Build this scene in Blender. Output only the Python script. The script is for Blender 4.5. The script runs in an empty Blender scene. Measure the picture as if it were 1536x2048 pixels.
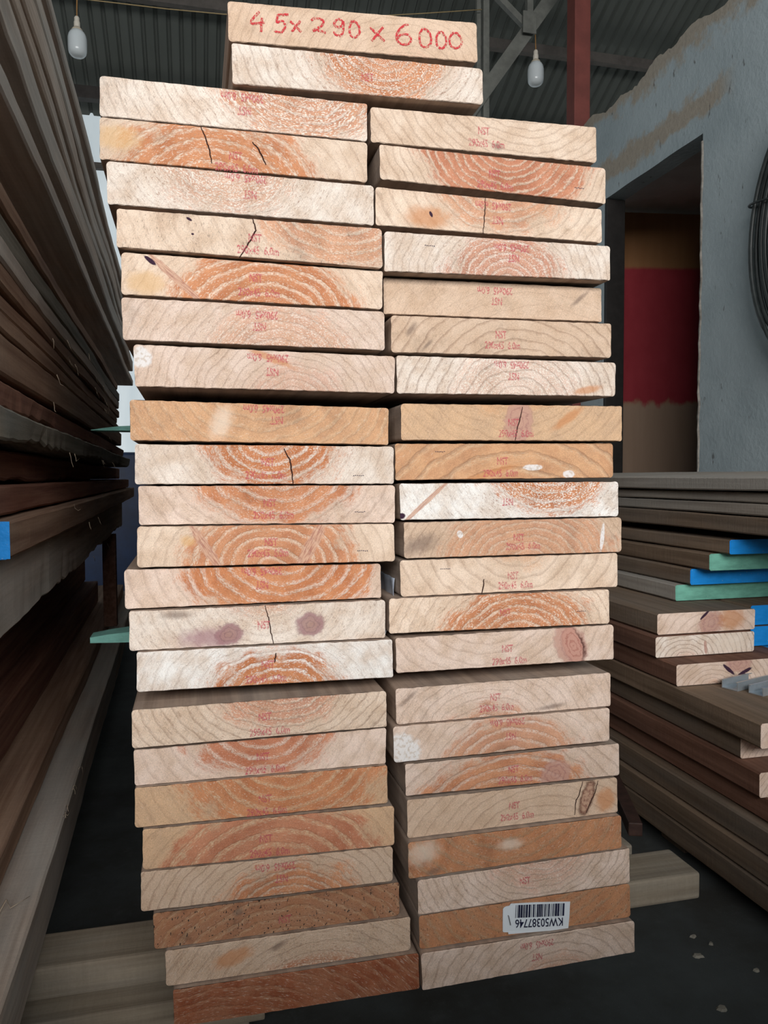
import bpy, bmesh, math, random
from mathutils import Vector, Matrix
random.seed(7)
S = bpy.context.scene
COL = S.collection
ZF = .765                                   # height of the eye above the floor; z below is measured from the eye

# ------------------------------------------------------------------ camera
YAW, PIT, ROL = math.radians(13.827), math.radians(-2.6647), math.radians(-.2729)
fw = Vector((math.sin(YAW)*math.cos(PIT), math.cos(YAW)*math.cos(PIT), math.sin(PIT)))
rt = Vector((math.cos(YAW), -math.sin(YAW), 0)); up = rt.cross(fw)
rt, up = rt*math.cos(ROL)+up*math.sin(ROL), -rt*math.sin(ROL)+up*math.cos(ROL)
cd = bpy.data.cameras.new('camera'); cam = bpy.data.objects.new('camera', cd); COL.objects.link(cam)
cd.sensor_fit = 'AUTO'; cd.sensor_width = 36; cd.lens = 1540/2048*36; cd.clip_start = .02
cam.matrix_world = Matrix(((rt.x, up.x, -fw.x, 0), (rt.y, up.y, -fw.y, -.8833), (rt.z, up.z, -fw.z, ZF), (0, 0, 0, 1)))
S.camera = cam

# ------------------------------------------------------------------ light
w = bpy.data.worlds.new('overcast_sky'); S.world = w; w.use_nodes = True
bg = w.node_tree.nodes['Background']; bg.inputs[0].default_value = (.80, .90, 1, 1); bg.inputs[1].default_value = .24

def area(name, loc, target, sx, sy, watt, colour):
    l = bpy.data.lights.new(name, 'AREA'); l.shape = 'RECTANGLE'; l.size = sx; l.size_y = sy; l.energy = watt; l.color = colour
    o = bpy.data.objects.new(name, l); COL.objects.link(o); o.location = loc
    o.rotation_euler = (Vector(target)-Vector(loc)).to_track_quat('-Z', 'Y').to_euler()
    return o
area('daylight_through_the_yard_door', (-.35, -4.6, 2.5), (-.1, 0, 2.45), 4.5, 1.7, 325, (1, .972, .945))
sun = bpy.data.lights.new('sun', 'SUN'); sun.energy = 6.; sun.angle = math.radians(3)
so = bpy.data.objects.new('sun', sun); COL.objects.link(so); so.rotation_euler = (math.radians(18), math.radians(8), 0)
vs = S.view_settings
vs.view_transform = 'Standard'; vs.look = 'None'; vs.exposure = 0; vs.gamma = 1; vs.use_curve_mapping = False

# ------------------------------------------------------------------ node helpers
class NT:
    def __init__(s, tree): s.t = tree
    def n(s, kind, **kw):
        nd = s.t.nodes.new(kind)
        for k, v in kw.items(): setattr(nd, k, v)
        return nd
    def put(s, sock, v):
        if v is None: return
        if hasattr(v, 'is_output'): s.t.links.new(v, sock)
        else: sock.default_value = v
    def m(s, op, a, b=None, c=None, clamp=False):
        nd = s.n('ShaderNodeMath', operation=op, use_clamp=clamp)
        for i, v in enumerate((a, b, c)): s.put(nd.inputs[i], v)
        return nd.outputs[0]
    def v(s, op, a, b=None, scale=None):
        nd = s.n('ShaderNodeVectorMath', operation=op)
        s.put(nd.inputs[0], a); s.put(nd.inputs[1], b)
        if scale is not None: s.put(nd.inputs['Scale'], scale)
        return nd.outputs['Value' if op in ('LENGTH', 'DOT_PRODUCT') else 'Vector']
    def xyz(s, x, y, z):
        nd = s.n('ShaderNodeCombineXYZ')
        for i, q in enumerate((x, y, z)): s.put(nd.inputs[i], q)
        return nd.outputs[0]
    def sep(s, a):
        nd = s.n('ShaderNodeSeparateXYZ'); s.put(nd.inputs[0], a); return nd.outputs
    def noise(s, vec, scale=1., detail=2., rough=.5):
        nd = s.n('ShaderNodeTexNoise'); s.put(nd.inputs['Vector'], vec)
        nd.inputs['Scale'].default_value = scale; nd.inputs['Detail'].default_value = detail; nd.inputs['Roughness'].default_value = rough
        return nd.outputs[0]
    def noisec(s, vec, scale=1., detail=2.):
        nd = s.n('ShaderNodeTexNoise'); s.put(nd.inputs['Vector'], vec)
        nd.inputs['Scale'].default_value = scale; nd.inputs['Detail'].default_value = detail
        return nd.outputs[1]
    def ss(s, x, a, b):
        nd = s.n('ShaderNodeMapRange', interpolation_type='SMOOTHSTEP')
        s.put(nd.inputs[0], x); s.put(nd.inputs[1], a); s.put(nd.inputs[2], b); return nd.outputs[0]
    def mix(s, f, a, b, kind='MIX'):
        nd = s.n('ShaderNodeMix', data_type='RGBA', blend_type=kind)
        s.put(nd.inputs[0], f)
        for i, q in ((6, a), (7, b)):
            if isinstance(q, tuple) and len(q) == 3: q = (*q, 1)
            s.put(nd.inputs[i], q)
        return nd.outputs[2]
    def obj(s): return s.n('ShaderNodeTexCoord').outputs['Object']

def new_mat(name, rough=.85, spec=.25):
    m = bpy.data.materials.new(name); m.use_nodes = True
    t = NT(m.node_tree); b = m.node_tree.nodes['Principled BSDF']
    b.inputs['Roughness'].default_value = rough; b.inputs['Specular IOR Level'].default_value = spec
    return m, t, b
def bump(t, b, h, strength=.4, dist=.001):
    nd = t.n('ShaderNodeBump'); nd.inputs['Strength'].default_value = strength; nd.inputs['Distance'].default_value = dist
    t.put(nd.inputs['Height'], h); t.put(b.inputs['Normal'], nd.outputs[0])
def plain(name, col, rough=.8, var=.25, scale=12., spec=.25, metal=0.):
    m, t, b = new_mat(name, rough, spec); b.inputs['Metallic'].default_value = metal
    P = t.obj(); n = t.noise(P, scale, 5, .65)
    c = t.mix(t.ss(n, .3, .7), tuple(q*(1-var) for q in col), tuple(min(1, q*(1+var)) for q in col))
    t.put(b.inputs['Base Color'], c); bump(t, b, t.noise(P, scale*14, 3), .25, .0008)
    return m

# ------------------------------------------------------------------ end grain of a sawn pine board, in millimetres on the face
def grain_group():
    g = bpy.data.node_groups.new('pine_end_grain', 'ShaderNodeTree')
    IN = [('Seed', 0.), ('CX', 0.), ('CZ', -50.), ('Spacing', 10.), ('HeartR', 60.), ('Heart', .8), ('Fleck', .6), ('Late', .5), ('Dirt', .1), ('Saw', .5)]
    for k, d in IN:
        q = g.interface.new_socket(k, in_out='INPUT', socket_type='NodeSocketFloat'); q.default_value = d
    for k in ('Pale', 'HeartCol'): g.interface.new_socket(k, in_out='INPUT', socket_type='NodeSocketColor')
    g.interface.new_socket('Color', in_out='OUTPUT', socket_type='NodeSocketColor')
    g.interface.new_socket('Height', in_out='OUTPUT', socket_type='NodeSocketFloat')
    t = NT(g); gi = t.n('NodeGroupInput').outputs; go = t.n('NodeGroupOutput').inputs
    P0 = t.v('SCALE', t.obj(), scale=1000.)
    x0, y0, z0 = t.sep(P0)[:]
    sv = t.xyz(t.m('MULTIPLY', gi['Seed'], 37.13), t.m('MULTIPLY', gi['Seed'], 11.7), t.m('MULTIPLY', gi['Seed'], 71.9))
    PS = t.v('ADD', P0, sv)
    wob = t.v('SCALE', t.v('SUBTRACT', t.noisec(PS, .021, 2.), (.5, .5, .5)), scale=11.)
    P1 = t.v('ADD', P0, wob); x1, y1, z1 = t.sep(P1)[:]
    dx = t.m('MULTIPLY', t.m('SUBTRACT', x1, gi['CX']), .78); dz = t.m('SUBTRACT', z1, gi['CZ'])
    r = t.v('LENGTH', t.xyz(dx, 0., dz)); th = t.m('ARCTAN2', dz, dx)
    pol = t.xyz(t.m('MULTIPLY', th, 17.), t.m('MULTIPLY', r, .62), gi['Seed'])
    nf = t.noise(pol, 1., 3., .7)
    nf2 = t.noise(t.v('ADD', pol, (31., 17., 5.)), 1.35, 2., .6)
    ng = t.noise(PS, .7, 4., .75)
    nb = t.noise(PS, .04, 3., .55)
    nb2 = t.noise(t.v('ADD', PS, (400., 90., 250.)), .03, 4., .65)
    ca, sa = math.cos(1.0), math.sin(1.0)
    sx = t.m('ADD', t.m('MULTIPLY', x0, sa*.85), t.m('MULTIPLY', z0, -ca*.85)); sz = t.m('ADD', t.m('MULTIPLY', x0, ca*.05), t.m('MULTIPLY', z0, sa*.05))
    saw = t.noise(t.xyz(sx, gi['Seed'], sz), 1., 2., .6)
    ca, sa = math.cos(-.85), math.sin(-.85)
    sx2 = t.m('ADD', t.m('MULTIPLY', x0, sa*.7), t.m('MULTIPLY', z0, -ca*.7)); sz2 = t.m('ADD', t.m('MULTIPLY', x0, ca*.045), t.m('MULTIPLY', z0, sa*.045))
    saw2 = t.noise(t.xyz(sx2, t.m('ADD', gi['Seed'], 9.), sz2), 1., 2., .6)
    fq = gi['Fleck']
    rr = t.m('ADD', t.m('ADD', r, t.m('MULTIPLY', t.m('SUBTRACT', nf, .5), 34.)), t.m('MULTIPLY', t.m('SUBTRACT', nb, .5), 60.))
    HR = gi['HeartR']
    heart = t.m('SUBTRACT', 1., t.ss(rr, t.m('SUBTRACT', HR, 13.), t.m('ADD', HR, 9.)))
    near = t.m('SUBTRACT', 1., t.ss(rr, HR, t.m('ADD', HR, 38.)))
    ring = t.m('FRACT', t.m('DIVIDE', t.m('ADD', t.m('ADD', r, t.m('MULTIPLY', nb, 9.)), t.m('MULTIPLY', nf, 2.6)), gi['Spacing']))
    pale = t.m('MULTIPLY', t.ss(ring, .45, .75), t.m('SUBTRACT', 1., t.ss(ring, .86, .99)))
    pale = t.m('MULTIPLY', pale, t.ss(t.m('ADD', nf2, t.m('MULTIPLY', nb2, .6)), .60, .92))
    fl = t.ss(nf2, t.m('SUBTRACT', .66, t.m('MULTIPLY', fq, .15)), t.m('SUBTRACT', .74, t.m('MULTIPLY', fq, .13)))
    oa = t.m('MULTIPLY', heart, gi['Heart'])
    oa = t.m('MULTIPLY', oa, t.m('SUBTRACT', 1., t.m('MULTIPLY', pale, .9)))
    oa = t.m('MULTIPLY', oa, t.m('SUBTRACT', 1., t.m('MULTIPLY', fl, t.m('MULTIPLY', fq, .95))), clamp=True)
    isl = t.m('MULTIPLY', t.m('MULTIPLY', t.ss(nf, .57, .66), near), t.m('MULTIPLY', gi['Heart'], t.m('MULTIPLY', fq, .75)))
    oa = t.m('MAXIMUM', oa, isl)
    hc = t.mix(t.ss(nb2, .34, .68), t.mix(.2, gi['HeartCol'], (.72, .44, .27)), t.mix(.38, gi['HeartCol'], (.32, .09, .04)))
    c = t.mix(oa, t.mix(t.ss(nb, .3, .75), gi['Pale'], t.mix(.5, gi['Pale'], (.66, .45, .30))), hc)
    # torn pale fibre
    c = t.mix(t.m('MULTIPLY', fl, t.m('MULTIPLY', fq, t.m('ADD', .28, t.m('MULTIPLY', heart, .35)))), c, (.86, .78, .69))
    late = t.m('MULTIPLY', t.ss(ring, .66, .93), t.m('SUBTRACT', 1., t.ss(ring, .95, 1.)))
    la = t.m('MULTIPLY', t.m('MULTIPLY', late, gi['Late']), t.m('ADD', .25, t.m('MULTIPLY', nb2, 1.)), clamp=True)
    c = t.mix(la, c, t.mix(.62, c, (.20, .10, .06)))
    df = t.ss(nf, .565, .66)
    c = t.mix(t.m('MULTIPLY', t.m('MULTIPLY', df, fq), t.m('ADD', .24, t.m('MULTIPLY', nb, .8)), clamp=True), c, t.mix(.62, c, (.19, .10, .065)))
    sc = t.ss(saw, .60, .70); sc2 = t.ss(saw2, .62, .70)
    c = t.mix(t.m('MULTIPLY', t.m('MAXIMUM', sc, sc2), t.m('MULTIPLY', gi['Saw'], .34), clamp=True), c, t.mix(.7, c, (.22, .13, .09)))
    d2 = t.m('MULTIPLY', t.ss(nb2, .54, .74), gi['Dirt'], clamp=True)
    c = t.mix(d2, c, t.mix(.75, c, (.12, .085, .06)))
    spk = t.m('MULTIPLY', t.ss(t.m('ADD', t.noise(t.v('MULTIPLY', PS, (1., 1., .45)), .5, 1.), t.m('MULTIPLY', nb, .12)), .72, .76), t.m('MULTIPLY', t.ss(gi['Dirt'], .22, .6), 1.2), clamp=True)
    c = t.mix(spk, c, (.05, .035, .03))
    br = t.m('ADD', 1., t.m('ADD', t.m('MULTIPLY', t.m('SUBTRACT', saw, .5), t.m('MULTIPLY', gi['Saw'], .5)), t.m('ADD', t.m('MULTIPLY', t.m('SUBTRACT', ng, .5), 1.0), t.m('MULTIPLY', t.m('SUBTRACT', nb, .5), -.45))))
    c = t.mix(1., c, t.xyz(br, br, br), 'MULTIPLY')
    t.put(go['Color'], c)
    h = t.m('ADD', t.m('MULTIPLY', ng, .5), t.m('ADD', t.m('MULTIPLY', nf, .8), t.m('MULTIPLY', saw, .5)))
    h = t.m('SUBTRACT', h, t.m('MULTIPLY', late, .4))
    t.put(go['Height'], h)
    return g
GG = grain_group()
PALES = {'pink': (.75, .60, .51), 'white': (.80, .71, .63), 'cream': (.77, .62, .495), 'tan': (.65, .49, .37), 'honey': (.67, .445, .275),
         'brown': (.44, .255, .14), 'snow': (.83, .81, .78), 'red': (.36, .125, .06)}
HEARTS = {'orange': (.58, .225, .095), 'red': (.54, .205, .115), 'honey': (.62, .33, .165), 'pink': (.66, .33, .22), 'dark': (.44, .15, .065), 'deep': (.29, .085, .038)}
def end_grain(name, seed, cx, cz, sp, hr, ha, fleck, late, dirt, saw, pale, heart, knots=()):
    m, t, b = new_mat(name, .88, .2)
    gn = t.n('ShaderNodeGroup'); gn.node_tree = GG
    for k, v in zip(('Seed', 'CX', 'CZ', 'Spacing', 'HeartR', 'Heart', 'Fleck', 'Late', 'Dirt', 'Saw'), (seed, cx, cz, sp, hr, ha, fleck, late, dirt, saw)): gn.inputs[k].default_value = v
    j = random.Random(seed*13)
    kf = j.uniform(.93, 1.03); pc = tuple(q*kf for q in PALES[pale])
    gn.inputs['Pale'].default_value = (*pc, 1); gn.inputs['HeartCol'].default_value = (*HEARTS[heart], 1)
    c, h = gn.outputs
    if knots:
        P0 = t.v('SCALE', t.obj(), scale=1000.); x, y, z = t.sep(P0)[:]
        for (kx, kz, rx, rz, ang, kind) in knots:
            ca, sa = math.cos(ang), math.sin(ang)
            ax = t.m('SUBTRACT', x, kx); az = t.m('SUBTRACT', z, kz)
            u = t.m('DIVIDE', t.m('ADD', t.m('MULTIPLY', ax, ca), t.m('MULTIPLY', az, sa)), rx)
            q = t.m('DIVIDE', t.m('SUBTRACT', t.m('MULTIPLY', az, ca), t.m('MULTIPLY', ax, sa)), rz)
            k = t.v('LENGTH', t.xyz(u, 0., q))
            k = t.m('ADD', k, t.m('MULTIPLY', t.m('SUBTRACT', t.noise(t.v('ADD', P0, (seed*9., 0, 0)), .12, 3., .6), .5), .7))
            a = t.m('SUBTRACT', 1., t.ss(k, .75, 1.08))
            rg = t.m('FRACT', t.m('MULTIPLY', k, 3.2)); rl = t.m('MULTIPLY', t.ss(rg, .6, .85), .6)
            if kind == 'purple': kc = t.mix(rl, t.mix(t.ss(k, .1, .9), (.36, .20, .17), (.33, .175, .19)), (.20, .10, .11)); f = t.m('MULTIPLY', a, .85)
            elif kind == 'halo': kc = (.38, .22, .25, 1); f = t.m('MULTIPLY', t.m('SUBTRACT', 1., t.ss(k, .2, 1.1)), .75)
            elif kind == 'red': kc = t.mix(t.ss(t.m('ADD', k, t.m('MULTIPLY', t.m('ADD', u, t.m('MULTIPLY', q, -.3)), .42)), .95, 1.15), t.mix(rl, (.54, .29, .23), (.36, .13, .10)), (.075, .02, .018)); f = t.m('MULTIPLY', a, .95)
            elif kind == 'rose': kc = t.mix(rl, (.52, .30, .24), (.36, .17, .16)); f = t.m('MULTIPLY', a, .85)
            elif kind == 'slab': kc = t.mix(t.ss(k, .5, 1.), t.mix(t.ss(t.noise(P0, .25, 2.), .4, .7), (.52, .33, .23), (.30, .15, .11)), (.10, .04, .025)); f = a
            elif kind == 'streak': kc = t.mix(t.ss(t.noise(t.xyz(t.m('MULTIPLY', u, 2.), 0., t.m('MULTIPLY', q, 3.)), 1.5, 2.), .4, .65), (.66, .42, .30), (.42, .20, .15)); f = t.m('MULTIPLY', a, .85)
            elif kind == 'dark': kc = (.045, .02, .04, 1); f = a
            elif kind == 'white': kc = t.mix(t.ss(t.noise(P0, .22, 2.), .5, .62), (.84, .83, .83), (.66, .60, .55)); f = t.m('MULTIPLY', a, .85)
            elif kind == 'pale_sheen': kc = (.84, .72, .60, 1); f = t.m('MULTIPLY', t.m('SUBTRACT', 1., t.ss(k, .2, 1.1)), .6)  # soft light patch, for pale wood and for one painted-in sheen
            elif kind == 'stain': kc = t.mix(.8, c, (.16, .11, .09)); f = t.m('MULTIPLY', t.m('SUBTRACT', 1., t.ss(k, .2, 1.1)), .75)
            elif kind == 'honeypatch': kc = (.70, .44, .20, 1); f = t.m('MULTIPLY', t.m('SUBTRACT', 1., t.ss(k, .4, 1.1)), .6)
            elif kind == 'warm': kc = (.58, .25, .10, 1); f = t.m('MULTIPLY', t.m('SUBTRACT', 1., t.ss(k, .4, 1.1)), .7)
            c = t.mix(f, c, kc)
    t.put(b.inputs['Base Color'], c); bump(t, b, h, .55, .0011)
    return m

# long faces of sawn timber: grain runs along local Y (axis 1) or X (axis 0)
def long_grain(name, dark, light, axis=1, rough=.9, grey=0., fine=1.):
    m, t, b = new_mat(name, rough, .2)
    P = t.obj(); inf = t.n('ShaderNodeObjectInfo').outputs['Random']
    P = t.v('ADD', P, t.xyz(t.m('MULTIPLY', inf, 19.), t.m('MULTIPLY', inf, 7.), t.m('MULTIPLY', inf, 31.)))
    sc = (70*fine, 2.2, 70*fine) if axis == 1 else (2.2, 70*fine, 70*fine)
    n1 = t.noise(t.v('MULTIPLY', P, sc), 1., 5., .62)
    sc2 = (9, 1.6, 9) if axis == 1 else (1.6, 9, 9)
    n2 = t.noise(t.v('MULTIPLY', P, sc2), 1., 4., .6)
    n3 = t.noise(P, 260., 3., .7)
    sc3 = (14, 150, 14) if axis == 1 else (150, 14, 14)
    n4 = t.noise(t.v('MULTIPLY', P, sc3), 1., 2., .6)
    c = t.mix(t.ss(n1, .28, .72), dark, light)
    tone = tuple(sum(light)/3*q for q in (.93, .93, .88))
    c = t.mix(t.m('MULTIPLY', t.ss(n2, .38, .66), grey, clamp=True), c, tone)
    br = t.m('ADD', .72, t.m('ADD', t.m('MULTIPLY', n3, .22), t.m('ADD', t.m('MULTIPLY', inf, .16), t.m('MULTIPLY', n4, .18))))
    c = t.mix(1., c, t.xyz(br, br, br), 'MULTIPLY')
    t.put(b.inputs['Base Color'], c)
    bump(t, b, t.m('ADD', t.m('MULTIPLY', n3, .5), t.m('ADD', n1, t.m('MULTIPLY', n4, .6))), .5, .0016)
    return m
M = {}
M['pine_side'] = long_grain('planed_pine_side', (.30, .215, .165), (.50, .37, .285), 1, .75, .3)
M['old_grey'] = long_grain('weathered_grey_timber', (.38, .295, .235), (.66, .56, .475), 1, .92, .6)
M['old_brown'] = long_grain('rough_brown_timber', (.25, .14, .092), (.47, .31, .215), 1, .92, .15)
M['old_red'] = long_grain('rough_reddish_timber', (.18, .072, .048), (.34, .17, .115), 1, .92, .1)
M['old_green'] = long_grain('rough_grey_green_timber', (.15, .135, .105), (.31, .29, .24), 1, .94, .5)
M['yard_brown'] = long_grain('dusty_brown_timber', (.145, .098, .064), (.255, .183, .128), 1, .9, .35)
M['yard_grey'] = long_grain('dusty_grey_timber', (.27, .235, .20), (.43, .385, .335), 1, .9, .5)
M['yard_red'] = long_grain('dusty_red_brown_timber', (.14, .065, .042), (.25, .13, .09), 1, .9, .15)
M['bearer'] = long_grain('bearer_timber', (.235, .19, .14), (.39, .33, .25), 0, .9, .45)
M['crack'] = plain('crack_shadow', (.035, .014, .01), .95, .2, 80)
M['end_plain'] = end_grain('old_cut_end', 3.3, 30, -80, 7, 10, .2, .5, .6, .35, .6, 'tan', 'dark')
def paint(name, col, var=.16):
    m, t, b = new_mat(name, .5, .35); P = t.obj()
    n = t.noise(t.v('MULTIPLY', P, (18, 18, 60)), 1., 4., .6); n2 = t.noise(P, 240., 3.)
    c = t.mix(t.ss(n, .3, .7), tuple(q*(1-var) for q in col), tuple(min(1, q*(1+var)+.01) for q in col))
    c = t.mix(t.m('MULTIPLY', t.ss(n2, .66, .74), .35), c, (.55, .62, .60))
    t.put(b.inputs['Base Color'], c); bump(t, b, n2, .4, .001); return m
M['blue'] = paint('blue_end_paint', (.004, .27, .78), .1)
M['green'] = paint('sea_green_end_paint', (.17, .46, .36), .2)
M['green_lath'] = paint('sea_green_lath', (.28, .66, .58), .2)

# ------------------------------------------------------------------ object helpers
def link(name, me, mats=(), parent=None, loc=None, rot=None):
    o = bpy.data.objects.new(name, me); COL.objects.link(o)
    for q in mats: me.materials.append(q)
    if loc is not None: o.location = loc
    if rot is not None: o.rotation_euler = rot
    if parent is not None: o.parent = parent
    return o
def tag(o, label, cat, group=None):
    o['label'] = label; o['category'] = cat
    if group: o['group'] = group
    return o
def struct(o): o['kind'] = 'structure'; return o
def thing(name, label, cat, loc=(0, 0, 0), rz=0., group=None):
    o = bpy.data.objects.new(name, None); COL.objects.link(o); o.location = loc; o.rotation_euler = (0, 0, rz); o.empty_display_size = .05
    return tag(o, label, cat, group)
def mesh(name, vs, fs, mi=None, smooth=False):
    me = bpy.data.meshes.new(name); me.from_pydata([tuple(v) for v in vs], [], fs)
    if mi: me.polygons.foreach_set('material_index', mi)
    if smooth: me.polygons.foreach_set('use_smooth', [True]*len(fs))
    me.update(); return me
def box_mesh(name, x0, x1, y0, y1, z0, z1, bev=.0):
    bm = bmesh.new(); bmesh.ops.create_cube(bm, size=1.)
    for v in bm.verts: v.co = ((x0+x1)/2+v.co.x*(x1-x0), (y0+y1)/2+v.co.y*(y1-y0), (z0+z1)/2+v.co.z*(z1-z0))
    if bev: bmesh.ops.bevel(bm, geom=bm.edges[:], offset=bev, segments=2, affect='EDGES', profile=.6)
    me = bpy.data.meshes.new(name); bm.to_mesh(me); bm.free(); return me
def tube_mesh(name, pts, rad, n=8, caps=True):
    pts = [Vector(p) for p in pts]; rads = rad if isinstance(rad, (list, tuple)) else [rad]*len(pts)
    vs, fs = [], []; ref = Vector((.13, .27, .95))
    for i, p in enumerate(pts):
        d = (pts[min(i+1, len(pts)-1)]-pts[max(i-1, 0)]).normalized()
        a = d.cross(ref if abs(d.dot(ref)) < .95 else Vector((1, 0, 0))).normalized(); b_ = d.cross(a)
        for k in range(n): an = 2*math.pi*k/n; vs.append(p+(a*math.cos(an)+b_*math.sin(an))*rads[i])
    for i in range(len(pts)-1):
        for k in range(n): fs.append((i*n+k, i*n+(k+1) % n, (i+1)*n+(k+1) % n, (i+1)*n+k))
    if caps: fs.append(tuple(range(n-1, -1, -1))); fs.append(tuple(range((len(pts)-1)*n, len(pts)*n)))
    return mesh(name, vs, fs, smooth=True)
def lathe_mesh(name, prof, n=24):
    vs, fs = [], []
    for r, z in prof:
        for k in range(n): a = 2*math.pi*k/n; vs.append((r*math.cos(a), r*math.sin(a), z))
    for i in range(len(prof)-1):
        for k in range(n): fs.append((i*n+k, i*n+(k+1) % n, (i+1)*n+(k+1) % n, (i+1)*n+k))
    fs.append(tuple(range(n-1, -1, -1))); fs.append(tuple(range((len(prof)-1)*n, len(prof)*n)))
    return mesh(name, vs, fs, smooth=True)

_txt = {}
def text_geo(s, width, height, bold=0.):
    """outline of a word as (verts2d, faces), fitted to width x height about its centre"""
    if (s, bold) not in _txt:
        cu = bpy.data.curves.new('t', 'FONT'); cu.body = s; cu.resolution_u = 3; cu.offset = bold
        ob = bpy.data.objects.new('t', cu); COL.objects.link(ob)
        me = bpy.data.meshes.new_from_object(ob.evaluated_get(bpy.context.evaluated_depsgraph_get()))
        v = [(a.co.x, a.co.y) for a in me.vertices]; f = [tuple(p.vertices) for p in me.polygons]
        bpy.data.objects.remove(ob); bpy.data.curves.remove(cu); bpy.data.meshes.remove(me); _txt[(s, bold)] = (v, f)
    v, f = _txt[(s, bold)]
    x0, x1 = min(a for a, _ in v), max(a for a, _ in v); y0, y1 = min(b for _, b in v), max(b for _, b in v)
    return [((a-(x0+x1)/2)/(x1-x0)*width, (b-(y0+y1)/2)/(y1-y0)*height) for a, b in v], f
def ribbon(pts, width, taper=True):
    vs, fs = [], []; n = len(pts)
    for i, p in enumerate(pts):
        a, b = pts[max(i-1, 0)], pts[min(i+1, n-1)]
        d = Vector((b[0]-a[0], b[1]-a[1])).normalized(); q = Vector((-d.y, d.x))
        w_ = width*(.5 if not taper else .5*(.55+.45*math.sin(math.pi*(i+.5)/n)))
        vs += [(p[0]+q.x*w_, p[1]+q.y*w_), (p[0]-q.x*w_, p[1]-q.y*w_)]
    for i in range(n-1): fs.append((2*i, 2*i+1, 2*i+3, 2*i+2))
    return vs, fs
def densify(pts, step, jit, rnd):
    out = [pts[0]]
    for a, b in zip(pts, pts[1:]):
        L = math.hypot(b[0]-a[0], b[1]-a[1]); k = max(1, int(L/step))
        for i in range(1, k+1):
            f = i/k; e = 0 if i == k else 1
            out.append((a[0]+(b[0]-a[0])*f+rnd.uniform(-jit, jit)*e, a[1]+(b[1]-a[1])*f+rnd.uniform(-jit, jit)*e))
    return out

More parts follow.
